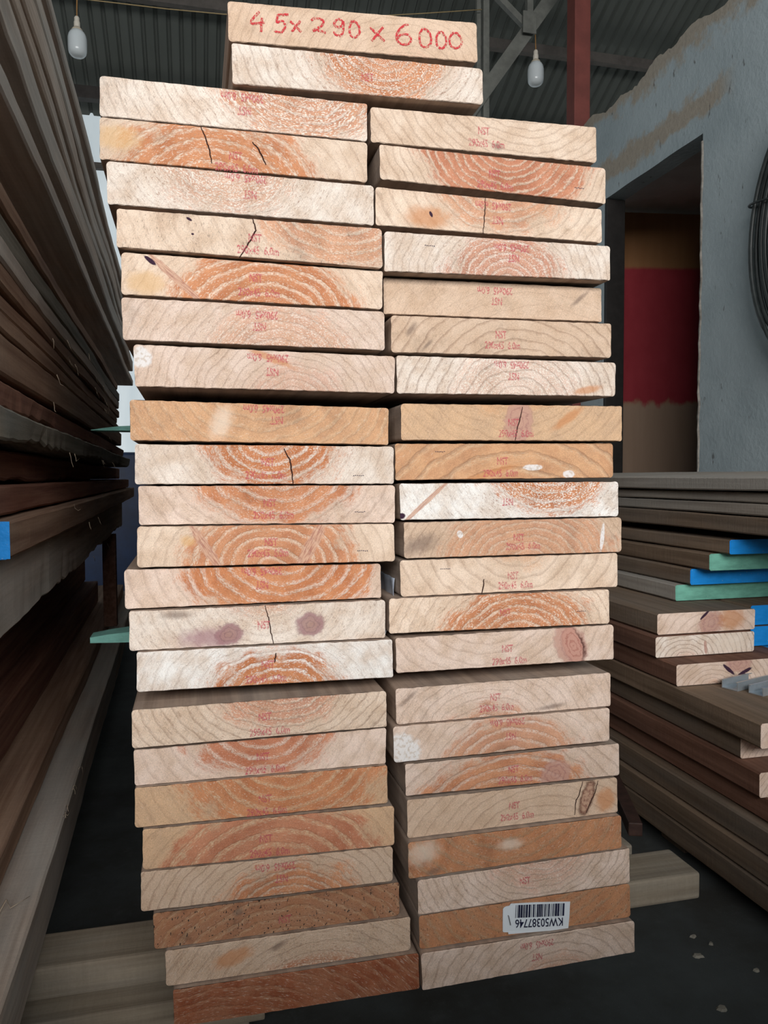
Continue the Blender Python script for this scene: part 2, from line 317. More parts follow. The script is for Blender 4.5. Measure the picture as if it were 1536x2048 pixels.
def ink(name, col, amount, scale):
    m, t, b = new_mat(name, .9, .1); P = t.v('SCALE', t.obj(), scale=1000.)
    n = t.noise(P, scale, 3., .65); b.inputs['Base Color'].default_value = (*col, 1)
    al = t.m('MULTIPLY', t.ss(n, .34, .60), amount, clamp=True); t.put(b.inputs['Alpha'], al); return m
M['stamp'] = ink('faded_red_stamp_ink', (.64, .14, .17), .66, .6)
M['marker'] = ink('red_marker', (.62, .045, .06), .92, .45)
M['black_ink'] = plain('black_print', (.012, .014, .045), .6, .1)
BOARD={
'T1':(189.0,505.9,-0.5,0.0464,[(-144.5,21.5),(145.6,23.0),(144.8,-23.0),(-146.0,-21.5)]),
'T2':(193.0,455.0,-7.3,0.0276,[(-145.4,21.8),(146.0,20.7),(145.6,-20.7),(-146.2,-21.8)]),
'L1':(54.4,404.8,-1.3,0.0065,[(-144.7,21.2),(145.6,21.4),(145.0,-21.4),(-145.9,-21.2)]),
'L2':(53.7,359.5,-3.5,0.0029,[(-144.7,22.1),(145.5,22.7),(145.1,-22.7),(-145.8,-22.1)]),
'L3':(60.4,311.7,-6.2,-0.0053,[(-145.8,22.6),(145.4,22.6),(145.4,-22.6),(-145.0,-22.6)]),
'L4':(69.6,264.0,-7.4,-0.0106,[(-145.4,20.4),(144.9,22.7),(146.4,-22.7),(-145.8,-20.4)]),
'L5':(72.1,218.1,-0.4,-0.0104,[(-144.8,22.7),(145.2,22.2),(144.8,-22.2),(-145.2,-22.7)]),
'L6':(72.8,169.5,-5.3,-0.0057,[(-146.0,22.8),(145.1,22.5),(145.5,-22.5),(-144.6,-22.8)]),
'L7':(84.4,119.5,-6.1,-0.0088,[(-146.2,22.7),(145.8,21.6),(145.1,-21.6),(-144.6,-22.7)]),
'L8':(78.3,60.3,-0.9,-0.0135,[(-145.4,22.2),(145.2,21.7),(145.0,-21.7),(-144.9,-22.2)]),
'L9':(83.1,13.5,-5.2,-0.0050,[(-145.1,22.0),(145.4,22.0),(145.4,-22.0),(-145.7,-22.0)]),
'L10':(85.6,-32.0,-1.2,-0.0071,[(-145.4,21.5),(145.3,22.5),(145.1,-22.5),(-144.9,-21.5)]),
'L11':(83.6,-77.4,-5.1,-0.0079,[(-145.1,22.7),(144.5,22.4),(146.2,-22.4),(-145.6,-22.7)]),
'L12':(68.8,-123.6,1.7,-0.0039,[(-145.3,22.1),(144.8,20.6),(145.3,-20.6),(-144.8,-22.1)]),
'L13':(73.1,-169.4,-1.4,-0.0016,[(-144.9,22.1),(145.2,22.8),(145.0,-22.8),(-145.3,-22.1)]),
'L14':(80.6,-215.3,-6.0,-0.0084,[(-145.2,22.2),(144.7,22.8),(146.1,-22.8),(-145.7,-22.2)]),
'L15':(73.9,-278.3,-1.8,0.0022,[(-145.1,21.6),(145.1,21.8),(145.4,-21.8),(-145.4,-21.6)]),
'L16':(74.8,-324.6,3.9,-0.0017,[(-145.2,20.3),(145.3,21.9),(144.5,-21.9),(-144.6,-20.3)]),
'L17':(75.1,-369.0,-1.1,-0.0089,[(-144.8,22.7),(144.6,23.2),(145.4,-23.2),(-145.3,-22.7)]),
'L18':(82.7,-418.0,-3.0,-0.0193,[(-145.1,23.0),(144.6,24.3),(145.6,-24.3),(-145.1,-23.0)]),
'L19':(80.3,-465.1,-3.5,-0.0162,[(-145.4,22.7),(145.1,21.6),(145.6,-21.6),(-145.3,-22.7)]),
'L20':(91.8,-517.4,7.3,-0.0073,[(-145.3,21.1),(144.6,21.0),(144.8,-21.0),(-144.1,-21.1)]),
'L21':(104.5,-560.3,3.1,-0.0078,[(-145.3,21.0),(144.5,21.2),(145.4,-21.2),(-144.6,-21.0)]),
'L22':(113.0,-604.3,-3.9,-0.0102,[(-145.5,22.0),(144.4,22.5),(146.0,-22.5),(-144.8,-22.0)]),
'R1':(350.1,409.8,6.2,0.0146,[(-144.7,20.1),(144.6,22.0),(145.0,-22.0),(-144.9,-20.1)]),
'R2':(359.9,362.3,0.9,-0.0122,[(-145.8,19.8),(144.7,22.0),(145.7,-22.0),(-144.6,-19.8)]),
'R3':(354.3,311.7,-0.4,-0.0077,[(-145.4,21.9),(144.6,20.8),(145.8,-20.8),(-145.0,-21.9)]),
'R4':(363.9,262.5,-4.2,0.0130,[(-145.0,23.0),(145.5,21.2),(145.4,-21.2),(-145.9,-23.0)]),
'R5':(365.9,215.9,16.3,0.0090,[(-143.5,21.7),(143.5,21.5),(143.8,-21.5),(-143.7,-21.7)]),
'R6':(373.2,169.2,6.2,0.0087,[(-144.4,21.9),(144.5,21.7),(144.6,-21.7),(-144.7,-21.9)]),
'R7':(379.9,121.1,6.2,0.0043,[(-144.5,22.5),(144.9,21.5),(144.1,-21.5),(-144.5,-22.5)]),
'R8':(383.6,64.5,-2.4,0.0045,[(-145.5,21.6),(145.2,22.3),(145.5,-22.3),(-145.2,-21.6)]),
'R9':(377.5,17.8,6.3,0.0070,[(-144.5,22.0),(144.3,22.2),(144.7,-22.2),(-144.4,-22.0)]),
'R10':(382.3,-30.7,1.4,0.0002,[(-145.5,21.9),(144.7,22.4),(145.2,-22.4),(-144.4,-21.9)]),
'R11':(387.4,-76.8,1.5,0.0021,[(-145.1,21.7),(144.7,22.4),(145.1,-22.4),(-144.8,-21.7)]),
'R12':(382.9,-122.5,2.8,0.0030,[(-145.3,22.1),(144.6,22.0),(145.0,-22.0),(-144.3,-22.1)]),
'R13':(368.1,-167.3,-2.5,-0.0053,[(-145.4,21.1),(144.7,22.1),(146.1,-22.1),(-145.4,-21.1)]),
'R14':(376.5,-214.9,0.1,0.0013,[(-145.6,21.3),(144.9,22.7),(145.3,-22.7),(-144.6,-21.3)]),
'R15':(377.4,-278.8,6.8,0.0036,[(-144.7,22.2),(144.2,22.2),(144.5,-22.2),(-144.1,-22.2)]),
'R16':(373.5,-323.7,2.6,0.0040,[(-145.3,22.3),(144.7,21.8),(144.9,-21.8),(-144.4,-22.3)]),
'R17':(388.9,-370.6,4.5,-0.0044,[(-145.3,19.8),(144.3,21.3),(145.5,-21.3),(-144.5,-19.8)]),
'R18':(391.4,-421.1,10.1,0.0027,[(-143.6,24.1),(143.0,23.5),(144.4,-23.5),(-143.9,-24.1)]),
'R19':(391.2,-467.7,1.0,0.0084,[(-145.0,22.8),(144.5,21.8),(145.2,-21.8),(-144.8,-22.8)]),
'R20':(402.9,-514.3,-0.1,0.0117,[(-145.1,21.8),(144.7,23.3),(145.3,-23.3),(-144.9,-21.8)]),
'R21':(404.5,-560.0,-0.1,0.0021,[(-145.1,21.1),(144.1,22.7),(145.6,-22.7),(-144.6,-21.1)]),
'R22':(405.8,-604.6,-8.0,0.0031,[(-146.4,23.3),(145.1,21.4),(146.1,-21.4),(-144.8,-23.3)]),}
STAMP={
'L1':(1,(5.8, -1.2),(4.1, 13.5)),'L2':(0,(-3.8, -6.1),(-3.0, -19.0)),'L3':(1,(4.5, -0.3),(0.3, 17.3)),'L4':(0,(0.1, 0.5),(3.4, -12.9)),'L5':(0,(-1.3, 4.4),(2.0, -11.4)),'L6':(1,(0.9, -2.1),(-1.8, 11.0)),'L7':(1,(2.5, -1.8),(-1.9, 13.6)),'L8':(1,(13.6, 3.6),(-0.6, 16.2)),'L9':(0,(-1.8, 3.1),(-4.1, -11.6)),'L10':(0,(-2.2, 2.1),(1.7, -11.6)),'L11':(0,(0.1, 3.3),(-3.4, -9.2)),'L12':(1,(4.7, -0.2),(4.9, 15.3)),'L13':(0,(1.9, -0.1),None),'L14':(0,(-2.0, 1.0),(-4.3, -15.0)),'L15':(0,(0.9, 2.8),(6.4, -14.6)),'L16':(0,(-2.3, 0.5),(-0.2, -14.4)),'L17':(0,(-1.3, -2.8),(0.9, -17.7)),'L18':(0,(-8.5, -0.3),(-3.8, -16.8)),'L19':(1,(11.2, -2.3),(4.2, 12.2)),'L20':(0,(4.4, -5.4),None),'R1':(0,(-5.3, 4.3),(-2.0, -10.2)),'R2':(0,(-3.4, -0.0),(-2.6, -13.5)),'R3':(1,(5.6, -4.5),(0.3, 12.2)),'R4':(1,(15.2, -0.5),(12.7, 11.8)),'R5':(1,(-0.3, -1.3),(-2.5, 11.4)),'R6':(0,(-5.7, 3.1),(-3.8, -9.9)),'R7':(1,(4.2, 0.8),(1.6, 14.8)),'R8':(0,(-3.0, 0.4),(0.2, -13.0)),'R9':(0,(-7.6, 0.3),(-10.3, -14.5)),'R10':(1,(-7.7, -1.8),None),'R11':(0,(2.6, 0.0),(8.0, -10.7)),'R12':(0,(-0.2, -1.5),(2.9, -13.5)),'R13':(0,(2.6, -1.5),None),'R14':(0,(-2.0, 0.4),(0.7, -14.8)),'R15':(0,(-15.9, 2.4),(-14.6, -11.0)),'R16':(1,(6.4, -2.4),(2.4, 15.4)),'R17':(0,(-3.9, 1.2),(-1.5, -11.8)),'R18':(0,(-2.8, 2.4),(0.9, -11.9)),'R20':(0,(-3.8, 1.7),None),'R22':(1,(6.5, -5.0),(6.5, 11.3)),'T2':(0,(5.6, -2.0),None)
}
CRACK={'L4':[[(-2.6, 21.6), (1.2, 8.8), (-8.1, -7.8), (-17.4, -22.6)]],'L9':[[(16.4, 18.5), (23.1, 5.5), (25.3, -8.7), (26.4, -21.8)]],'L13':[[(3.3, 22.3), (7.6, 5.4), (9.2, -7.4), (12.5, -22.6)]],'L2':[[(-40.4, 21.5), (-35.8, 10.8), (-31.3, -4.9), (-29.3, -16.5)], [(14.9, 10.7), (21.9, 2.7), (29.4, -13.0)]],'R3':[[(-10.0, 21.4), (-11.1, 0.6), (-12.8, -22.6)]],'R8':[[(8.8, 19.4), (4.2, 0.4), (1.5, -8.8), (-1.1, -21.6)]],'R12':[[(-38.5, -4.4), (-39.8, -14.9), (-41.8, -22.8)]],'L14':[[(7.1, 13.8), (5.4, 2.9)]],'R18':[[(92.5, 23.3), (87.6, 6.0), (83.3, -0.2), (81.3, -19.8)], [(114.7, 22.3), (110.5, 6.8), (102.0, -8.9), (97.7, -19.1)]]}
HW=[ ('4',(-120.7, 12.5),(-104.4, -9.6)),('5',(-94.8, 12.7),(-78.3, -8.5)),('x',(-76.8, 6.7),(-64.7, -6.3)),('2',(-53.0, 10.9),(-37.3, -4.1)),('9',(-27.3, 12.1),(-15.0, -6.7)),('0',(-10.0, 11.9),(3.0, -6.3)),('x',(14.3, 7.9),(31.2, -8.5)),('6',(44.8, 13.8),(63.4, -9.3)),('0',(72.9, 10.6),(88.3, -10.7)),('0',(93.5, 8.9),(106.7, -10.4)),('0',(109.5, 9.1),(126.0, -8.9)) ]

# ------------------------------------------------------------------ the tall stack of 45 x 290 pine boards
# BOARD: centre x, z and front face y (mm from the eye's foot line), roll, the four corners of the sawn end
SPEC = {
 'T1': (58,-52,8,34,.35,.35,.35,.25,.5,'tan','pink',()), 'T2': (26,34,9,66,.95,.9,.55,.1,.5,'white','orange',()),
 'L1': (72,50,8,78,.8,.95,.5,.08,.9,'white','orange',()), 'L2': (-25,-55,12,92,.95,.6,.3,.1,.3,'cream','orange',((-128,2,30,16,0,'honeypatch'),)),
 'L3': (-20,40,9,62,.55,1,.25,.1,.8,'white','orange',()), 'L4': (95,48,11,74,.7,.6,.3,.35,.5,'cream','orange',((-70.7,15.3,3.5,1.5,-.5,'dark'),(-67,-.5,1.6,1.2,0,'dark'))),
 'L5': (12,-48,11,86,.95,.55,.3,.1,.2,'cream','orange',((-120,-8,26,16,0,'honeypatch'),(-88,-2,42,4.5,-.72,'streak'),(-115,15.6,9,2.6,-.65,'dark'))),
 'L6': (25,-48,10,70,.5,.8,.45,.25,.5,'pink','orange',()), 'L7': (30,-34,8,46,.4,.6,.5,.12,.4,'pink','red',((-138,9,12,12,.5,'white'),(0,14,36,5,-.35,'warm'))),
 'L8': (-5,50,11,150,.6,.35,.45,.3,.6,'honey','honey',((-48,0,15,26,-.4,'pale_sheen'),)), 'L9': (2,34,10,64,1,.6,.3,.06,.8,'white','orange',()),
 'L10': (6,52,14,78,.95,.55,.45,.25,.4,'pink','orange',()), 'L11': (2,-27,11,80,.9,.4,.4,.1,.3,'cream','orange',((-72,-2,34,6,-1.0,'streak'),(46,-2,34,8,1.05,'streak'),(-92,6,10,8,0,'honeypatch'))),
 'L12': (30,40,12,92,1,.35,.4,.06,.3,'pink','orange',()), 'L13': (5,36,9,30,.6,.9,.3,.12,.5,'white','orange',((-60,-12,46,16,0,'halo'),(-38,-9,17,13,.2,'purple'),(55,-2,18,15,0,'purple'),(-95,16,22,6,0,'stain'))),
 'L14': (8,-46,10,64,1,.55,.3,.1,.5,'snow','orange',()), 'L15': (22,54,9,66,.75,.7,.75,.15,.8,'cream','red',()),
 'L16': (0,42,13,66,1,.4,.35,.1,.3,'pink','red',()), 'L17': (25,52,13,100,.95,.45,.3,.1,.3,'honey','orange',()),
 'L18': (2,-58,15,104,.95,.35,.3,.1,.3,'honey','red',()), 'L19': (22,-48,9,66,.9,.5,.7,.15,.4,'tan','orange',()),
 'L20': (0,-80,12,190,.6,.3,.4,.8,.3,'brown','deep',((-50,10,8,6,0,'stain'),)), 'L21': (30,-70,12,62,.8,.8,.4,.3,.4,'tan','dark',((-70,2,30,12,.3,'warm'),(-18,8,14,5,.4,'stain'))),
 'L22': (-90,-120,11,300,1,.5,.35,.15,.3,'red','deep',()),
 'R1': (45,66,9,26,.4,.4,.55,.15,.5,'cream','honey',((12,-13,10,6,0,'stain'),)), 'R2': (14,36,8,88,.95,.35,.6,.1,.5,'cream','red',()),
 'R3': (10,52,11,72,.7,.5,.5,.2,.5,'cream','orange',((-82,-8,34,16,0,'warm'),(-78,-4,2,4,.5,'dark'))), 'R4': (8,-28,8,60,.8,.7,.5,.08,.7,'white','red',()),
 'R5': (60,-110,16,20,.1,.4,.1,.2,.8,'tan','honey',((112,6,22,4,.7,'stain'),)), 'R6': (20,-66,12,20,.1,.3,.75,.3,.3,'tan','honey',((-120,6,14,5,.9,'stain'),(-100,-12,12,3,.8,'stain'))),
 'R7': (10,-34,10,70,.35,1,.75,.1,.5,'white','pink',((105,-14,24,6,.2,'warm'),)), 'R8': (-10,70,12,62,.45,.4,.3,.15,.7,'honey','honey',((4,0,20,30,0,'rose'),(70,6,30,7,.6,'warm'))),
 'R9': (10,-95,19,300,.75,.2,.85,.08,.2,'honey','honey',((33,-8,14,4,0,'white'),(82,-17,9,5,0,'white'),(-22,-14,46,5,.25,'warm'))),
 'R10': (50,50,10,66,1,.95,.25,.2,.6,'snow','orange',((-112,0,48,3,.72,'streak'),(-143,-17,5,4,0,'dark'))), 'R11': (14,-44,9,96,.6,.5,.4,.25,.3,'tan','orange',((117,-3,3,18,-.1,'white'),(-74.6,6,4,5,.4,'white'),(-125,-5,34,16,.3,'stain'))),
 'R12': (5,44,14,36,.6,.3,.5,.08,.3,'cream','honey',()), 'R13': (20,-46,10,84,.95,.65,.5,.1,.5,'cream','orange',()),
 'R14': (-30,60,12,30,.4,.5,.4,.1,.5,'pink','honey',((84,0,22,34,.5,'rose'),(88,-1,15,27,.45,'red'))), 'R15': (-28,-50,10,44,.7,.5,.45,.3,.5,'pink','orange',((-128,10,20,4,.7,'stain'),(60,-16,26,4,.1,'stain'))),
 'R16': (8,-52,11,76,.75,.3,.4,.08,.4,'pink','orange',((-134,-8,26,22,-.5,'white'),)), 'R17': (-10,-78,13,108,.9,.4,.6,.06,.3,'pink','orange',((54,-11,23,20,.3,'rose'),)),
 'R18': (40,-80,12,30,.3,.3,.45,.12,.3,'tan','honey',((99,1,10,27,-.3,'slab'),(126,-4,18,20,0,'warm'))), 'R19': (-10,60,14,150,.7,.4,.3,.34,.3,'brown','orange',((-126,8,28,20,.2,'pale_sheen'),(-112,-17,14,6,.2,'stain'),(-12,4,22,10,0,'pale_sheen'))),
 'R20': (18,46,8,60,.5,.7,.6,.1,.8,'pink','pink',()), 'R21': (20,70,13,200,.65,.3,.3,.4,.3,'brown','orange',()), 'R22': (36,-50,11,44,.5,.6,.6,.12,.6,'pink','orange',()),
}
LABEL = {
 'T1': 'topmost pine board with large handwritten red size numbers on its sawn end',
 'T2': 'pine board with bold orange upper rings, lying just beneath the handwritten top board',
 'L1': 'whitish scratched pine board, topmost in the column beside the dark rough pile',
 'L2': 'orange streaked board with two hairline cracks, second down beside the dark rough pile',
 'L3': 'white flecked pine board, third down in the column beside the dark rough pile',
 'L4': 'cream board split by a bent dark crack, fourth down beside the dark rough pile',
 'L5': 'orange board with a long slanting pale knot streak and dark tip',
 'L6': 'pinkish board with faint arches, just below the board with the slanting knot streak',
 'L7': 'pinkish board with a chipped white corner, above the upper gap in the stack',
 'L8': 'tan brown pine board just below the upper gap, beside the dark rough pile',
 'L9': 'white board with orange bowl of rings and a curved crack, ninth in its column',
 'L10': 'pink board with wide orange bowl and greyed end, tenth beside the dark rough pile',
 'L11': 'orange hearted board with two slanting pinkish knot streaks like a V',
 'L12': 'pine board jutting toward the dark pile, with a big orange bowl of rings',
 'L13': 'whitish board with two purple knots and a crack between them',
 'L14': 'bluish white board with a small orange arch, above the lower gap in the stack',
 'L15': 'cream board with dark slanting ring lines, first below the lower gap beside dark pile',
 'L16': 'pinkish board with wide red orange bowl, second below the lower gap beside dark pile',
 'L17': 'tan orange board, third below the lower gap in the column beside the dark pile',
 'L18': 'reddish orange arched board, fourth below the lower gap beside dark pile',
 'L19': 'tan board with strong end ring lines, fifth below the lower gap beside dark pile',
 'L20': 'dark brown board peppered with black specks, third from the bottom beside the dark pile',
 'L21': 'board with mottled pale and red brown end, second from the bottom beside dark pile',
 'L22': 'deep red brown board at the very bottom of the column beside the dark pile',
 'R1': 'cream board with broad faint rings, topmost in the column nearer the doorway',
 'R2': 'board with close red orange bowl rings, second down in the column nearer the doorway',
 'R3': 'cream board with one straight upright crack, third down nearer the doorway',
 'R4': 'white board with reddish arched rings, fourth down in the column nearer the doorway',
 'R5': 'plain buff board with almost no rings, fifth down in the column nearer the doorway',
 'R6': 'tan board with grey arched ring lines and dark mould specks, above a white speckled board',
 'R7': 'white board with purple grey speckled arches, above the upper gap nearer the doorway',
 'R8': 'tan board with a dark split through a pinkish centre, just below the upper gap',
 'R9': 'smooth orange board with wavy brown ring lines and small white smears',
 'R10': 'snow white painted board end with orange patches and a thin red streak',
 'R11': 'tan board with a white upright smear, just below the snow white board end',
 'R12': 'clean cream board with a short hairline crack, beside the clear plastic scrap',
 'R13': 'board with crisp orange arches, just above the board with the red oval knot',
 'R14': 'cream board with a red oval knot, above the lower gap nearer the doorway',
 'R15': 'whitish board with dark speckles, first below the lower gap nearer the doorway',
 'R16': 'pinkish board with a bright white corner patch, second below the lower gap nearer doorway',
 'R17': 'orange ringed board with a pinkish round knot, third below the lower gap nearer doorway',
 'R18': 'tan board with a dark edged slab of knot wood near one end',
 'R19': 'mottled brown board with pale end, two boards above the barcode board',
 'R20': 'pale board with slanting ring lines, resting on the board with the barcode tag',
 'R21': 'brown speckled board that carries the stapled white barcode tag',
 'R22': 'pale arched board at the bottom of the column nearer the doorway',
}
def outline(c, rads, inset, k=5, edge=9., jit=0., rnd=None):
    """rounded quad through four corners (mm), points anticlockwise seen from the front, with small saw-torn irregularities"""
    P = [Vector(p) for p in c]; pts = []          # TL TR BR BL
    order = [0, 3, 2, 1]
    for a in range(4):
        p = P[order[a]]; q0 = P[order[a-1]]; q1 = P[order[(a+1) % 4]]
        d0 = (q0-p).normalized(); d1 = (q1-p).normalized(); r = rads[order[a]]
        base = p+(d0+d1)*inset; s, e = base+d0*r, base+d1*r
        for i in range(k+1):
            f = i/k; pts.append((s*(1-f)+base*f)*(1-f)+(base*(1-f)+e*f)*f)
    out = []
    for i, p in enumerate(pts):
        out.append(p); q = pts[(i+1) % len(pts)]; L = (q-p).length
        if L > edge*1.5:
            n = int(L/edge); nrm = Vector((-(q-p).y, (q-p).x)).normalized()
            for j in range(1, n): out.append(p+(q-p)*j/n+nrm*rnd.uniform(-.1, jit))
    return out
def board_mesh(name, c, length, rnd, cracks):
    rads = [rnd.uniform(2.5, 6) for _ in range(4)]
    o0 = outline(c, rads, 0, jit=0, rnd=rnd, edge=1e6)
    st = rnd.getstate(); o1 = outline(c, rads, .0, jit=.55, rnd=rnd, edge=6.)
    n = len(o1); vs, fs, mi = [], [], []
    ctr = Vector((0, 0))
    for (ins, y) in ((.9, 0.), (.0, 1.1)):
        for p in o1:
            q = p*(1-ins/max(20., abs(p.y)+8)) if ins else p
            vs.append((q.x/1000, y/1000, q.y/1000))
    for i in range(n): fs.append((i, n+i, n+(i+1) % n, (i+1) % n)); mi.append(0)
    fs.append(tuple(range(n))); mi.append(0)
    b0 = len(vs)
    for y in (1.1, length*1000):                   # the long faces, with clean arrises
        for p in o0: q = p*.9995; vs.append((q.x/1000, y/1000+.0004*(y < 2), q.y/1000))
    k = len(o0)
    for i in range(k): fs.append((b0+i, b0+k+i, b0+k+(i+1) % k, b0+(i+1) % k)); mi.append(1)
    fs.append(tuple(range(b0+2*k-1, b0+k-1, -1))); mi.append(1)
    for cr in cracks:
        wv, wf = ribbon(densify(cr, 2.2, .45, rnd), rnd.uniform(1.2, 1.8)); b1 = len(vs)
        vs += [(a/1000, -.00025, b/1000) for a, b in wv]; fs += [tuple(b1+q for q in f[::-1]) for f in wf]; mi += [2]*len(wf)
    return mesh(name, vs, fs, mi)
def flat_part(name, polys, mat, parent, y):
    vs, fs = [], []
    for v, f in polys:
        b = len(vs); vs += [(a/1000, y-4e-7*(b+q_), c/1000) for q_, (a, c) in enumerate(v)]; fs += [tuple(b+i for i in q) for q in f]
    return link(name, mesh(name, vs, fs), [mat], parent)
def place(geo, x, z, turn=False):
    v, f = geo; s = -1 if turn else 1
    return [(x+s*a, z+s*b) for a, b in v], f
boards = {}
for i, (nm, (bx, bz, by, roll, cs)) in enumerate(BOARD.items()):
    rnd = random.Random(100+i); sp = SPEC[nm]
    me = board_mesh('pine_board', cs, rnd.uniform(5.94, 6.02), rnd, CRACK.get(nm, []))
    mt = end_grain('sawn_end_'+nm, 1.7+i*.61, *sp[:-1], knots=sp[-1])
    o = link('pine_board', me, [mt, M['pine_side'], M['crack']], loc=(bx/1000, by/1000, bz/1000+ZF), rot=(0, -roll, 0))
    tag(o, LABEL[nm], 'board', 'pine boards in the tall stack'); boards[nm] = o
    if nm in STAMP:
        inv, a, b = STAMP[nm]
        pol = [place(text_geo('NST', 14.5, 9.6, .03), *a, inv)]
        if b: pol.append(place(text_geo('290x45  6.0m', 46, 9.6, .028), *b, inv))
        flat_part('stamp_lettering', pol, M['stamp'], o, -.00035)['label'] = 'faded red size stamp'
for nm, x, z in (('L9', 97, -12), ('L10', 97, -9), ('L11', 101, -9), ('R9', -94, 12), ('R2', 103, -6), ('R4', -96, 9), ('R12', -94, 10), ('R13', 100, -4)):
    rnd = random.Random(int(x*7+z)); ds = []
    for k in range(6):
        a, b = x+k*2.2, z+rnd.uniform(-.4, .4); ds.append(([(a-.6, b-.4), (a+.6, b-.5), (a+.7, b+.4), (a-.5, b+.5)], [(0, 1, 2, 3)]))
    flat_part('dotted_lettering', ds, M['black_ink'], boards[nm], -.00035)
# handwriting on the top board
GL = {'4': [[(.62,1),(.0,.42),(.95,.5)],[(.78,.72),(.66,0)]], '5': [[(1,.97),(.3,.92)],[(.3,.92),(.18,.55),(.6,.62),(.72,.3),(.4,.02),(.0,.1)]],
      'x': [[(0,.9),(1,.05)],[(.95,1),(.1,0)]], '2': [[(.0,.82),(.3,1),(.85,.9),(.75,.5),(.1,.08),(.45,.12),(1,0)]],
      '9': [[(.9,.85),(.5,1),(.08,.8),(.2,.55),(.7,.6),(.9,.9),(.85,.4),(.6,.05),(.1,.1),(.0,.25)]],
      '0': [[(.35,1),(.05,.6),(.1,.15),(.5,0),(.9,.25),(.92,.65),(.6,.95),(.25,.9)]],
      '6': [[(.85,1),(.4,.8),(.05,.4),(.2,.05),(.65,0),(.98,.2),(.8,.48),(.35,.45),(.1,.25)]]}
pol = []; rnd = random.Random(5)
for ch, (x0, z1), (x1, z0) in HW:
    for s_ in GL[ch]:
        p = [(x0+a*(x1-x0), z0+b*(z1-z0)) for a, b in s_]
        sm = []
        for a in range(len(p)-1):                     # soften the corners
            q0, q1, q2, q3 = p[max(a-1, 0)], p[a], p[a+1], p[min(a+2, len(p)-1)]
            for k in range(5):
                u = k/5; sm.append(tuple(.5*((2*q1[d])+(-q0[d]+q2[d])*u+(2*q0[d]-5*q1[d]+4*q2[d]-q3[d])*u*u+(-q0[d]+3*q1[d]-3*q2[d]+q3[d])*u**3) for d in (0, 1)))
        sm.append(p[-1])
        pol.append(ribbon([(a+rnd.uniform(-.25, .25), b+rnd.uniform(-.25, .25)) for a, b in sm], 2.7, False))
hw = flat_part('handwritten_lettering', pol, M['marker'], boards['T1'], -.0004); hw['label'] = 'red handwritten size figures'
# barcode tag, stapled upside down to its board
tg = thing('barcode_tag', 'white barcode tag stapled upside down across a brown board near the stack bottom', 'tag')
b21 = BOARD['R21']; tg.location = (b21[0]/1000, b21[2]/1000-.0012, b21[1]/1000+ZF); tg.rotation_euler = (0, -b21[3], 0)
ol = [(-35.8,15.2),(-34.4,17.0),(-31.8,18.2),(-27,18.6),(-25,20.9),(10,17.4),(56.6,11.9),(55.6,-8),(54,-24.1),(20,-21.8),(-28.3,-18.2),(-29,-15.5),(-33.6,-14.9),(-35.4,-14.4),(-36.1,-13.1),(-36,0)]
n = len(ol); yy = lambda a: .0003*math.sin(a/11)
vs = [(a/1000, -.0003+yy(a), b/1000) for a, b in ol]+[(a/1000, .0003+yy(a), b/1000) for a, b in ol]
fs = [tuple(range(n-1, -1, -1)), tuple(range(n, 2*n))]+[(i, (i+1) % n, n+(i+1) % n, n+i) for i in range(n)]
mw, t_, b_ = new_mat('glossy_white_tag', .35, .4); b_.inputs['Base Color'].default_value = (.80, .87, .93, 1)
link('card', mesh('card', vs, fs), [mw], tg)
bars = []; x = -18.6; rnd = random.Random(46)
def on_tag(a, b): return (a, b-.104*(a-15))       # the print runs slightly askew to the board
while x < 47.5:
    w_ = rnd.choice((.6, .6, 1.2, 1.8, 2.4)); 
    q = [on_tag(x, 15.0), on_tag(x+w_, 15.0), on_tag(x+w_-.8, -1.6), on_tag(x-.8, -1.6)]; bars.append((q, [(0, 1, 2, 3)])); x += w_+rnd.choice((.6, .7, 1.2, 1.8))
flat_part('barcode_print', bars, M['black_ink'], tg, -.0012)
v, f = text_geo('KW50387746', 65.5, 11.2, .006); v = [on_tag(13.4-a, -9.2-b) for a, b in v]
flat_part('code_lettering', [(v, f)], M['black_ink'], tg, -.0012)
link('staple', tube_mesh('staple', [(-.0292, -.0009, .0068), (-.0286, -.0018, .0056), (-.0262, -.0018, -.0052), (-.0256, -.0009, -.0064)], .00055, 6), [plain('staple_steel', (.25, .26, .27), .35, .1, 30, .5, .8)], tg)
# spacer laths in the two gaps
def lath(name, x0, x1, y0, y1, z0, z1, label, torn):
    rnd = random.Random(int(z0*1e4)); vs, fs = [], []
    n = 26
    for i in range(n+1):
        f = i/n; x = x0+(x1-x0)*f; e = max(0, 1-(x-x0)/.06)
        ta = z1-(z1-z0)*(torn[0]*e**1.3)+rnd.uniform(-.0012, 0)*(e > 0); bo = z0+(z1-z0)*torn[1]*e**1.3; ya = y0+(y1-y0)*torn[2]*e
        vs += [(x, ya, bo+ZF), (x, y1, bo+ZF), (x, y1, ta+ZF), (x, ya, ta+ZF)]
    for i in range(n):
        for k in range(4): fs.append((4*i+k, 4*i+4+k, 4*i+4+(k+1) % 4, 4*i+(k+1) % 4))
    fs += [(0, 1, 2, 3), (4*n+3, 4*n+2, 4*n+1, 4*n)]
    return tag(link('spacer_lath', mesh('spacer_lath', vs, fs), [M['green_lath']]), label, 'lath', 'green spacer laths')
lath('l', -.186, .50, .63, .69, .0872, .0966, 'thin green lath tapering to a point, sticking out of the upper stack gap', (.75, .1, .3))
lath('l', -.160, .50, .36, .41, -.2555, -.2385, 'green lath with torn end, sticking out of the lower stack gap', (.45, .0, .2))
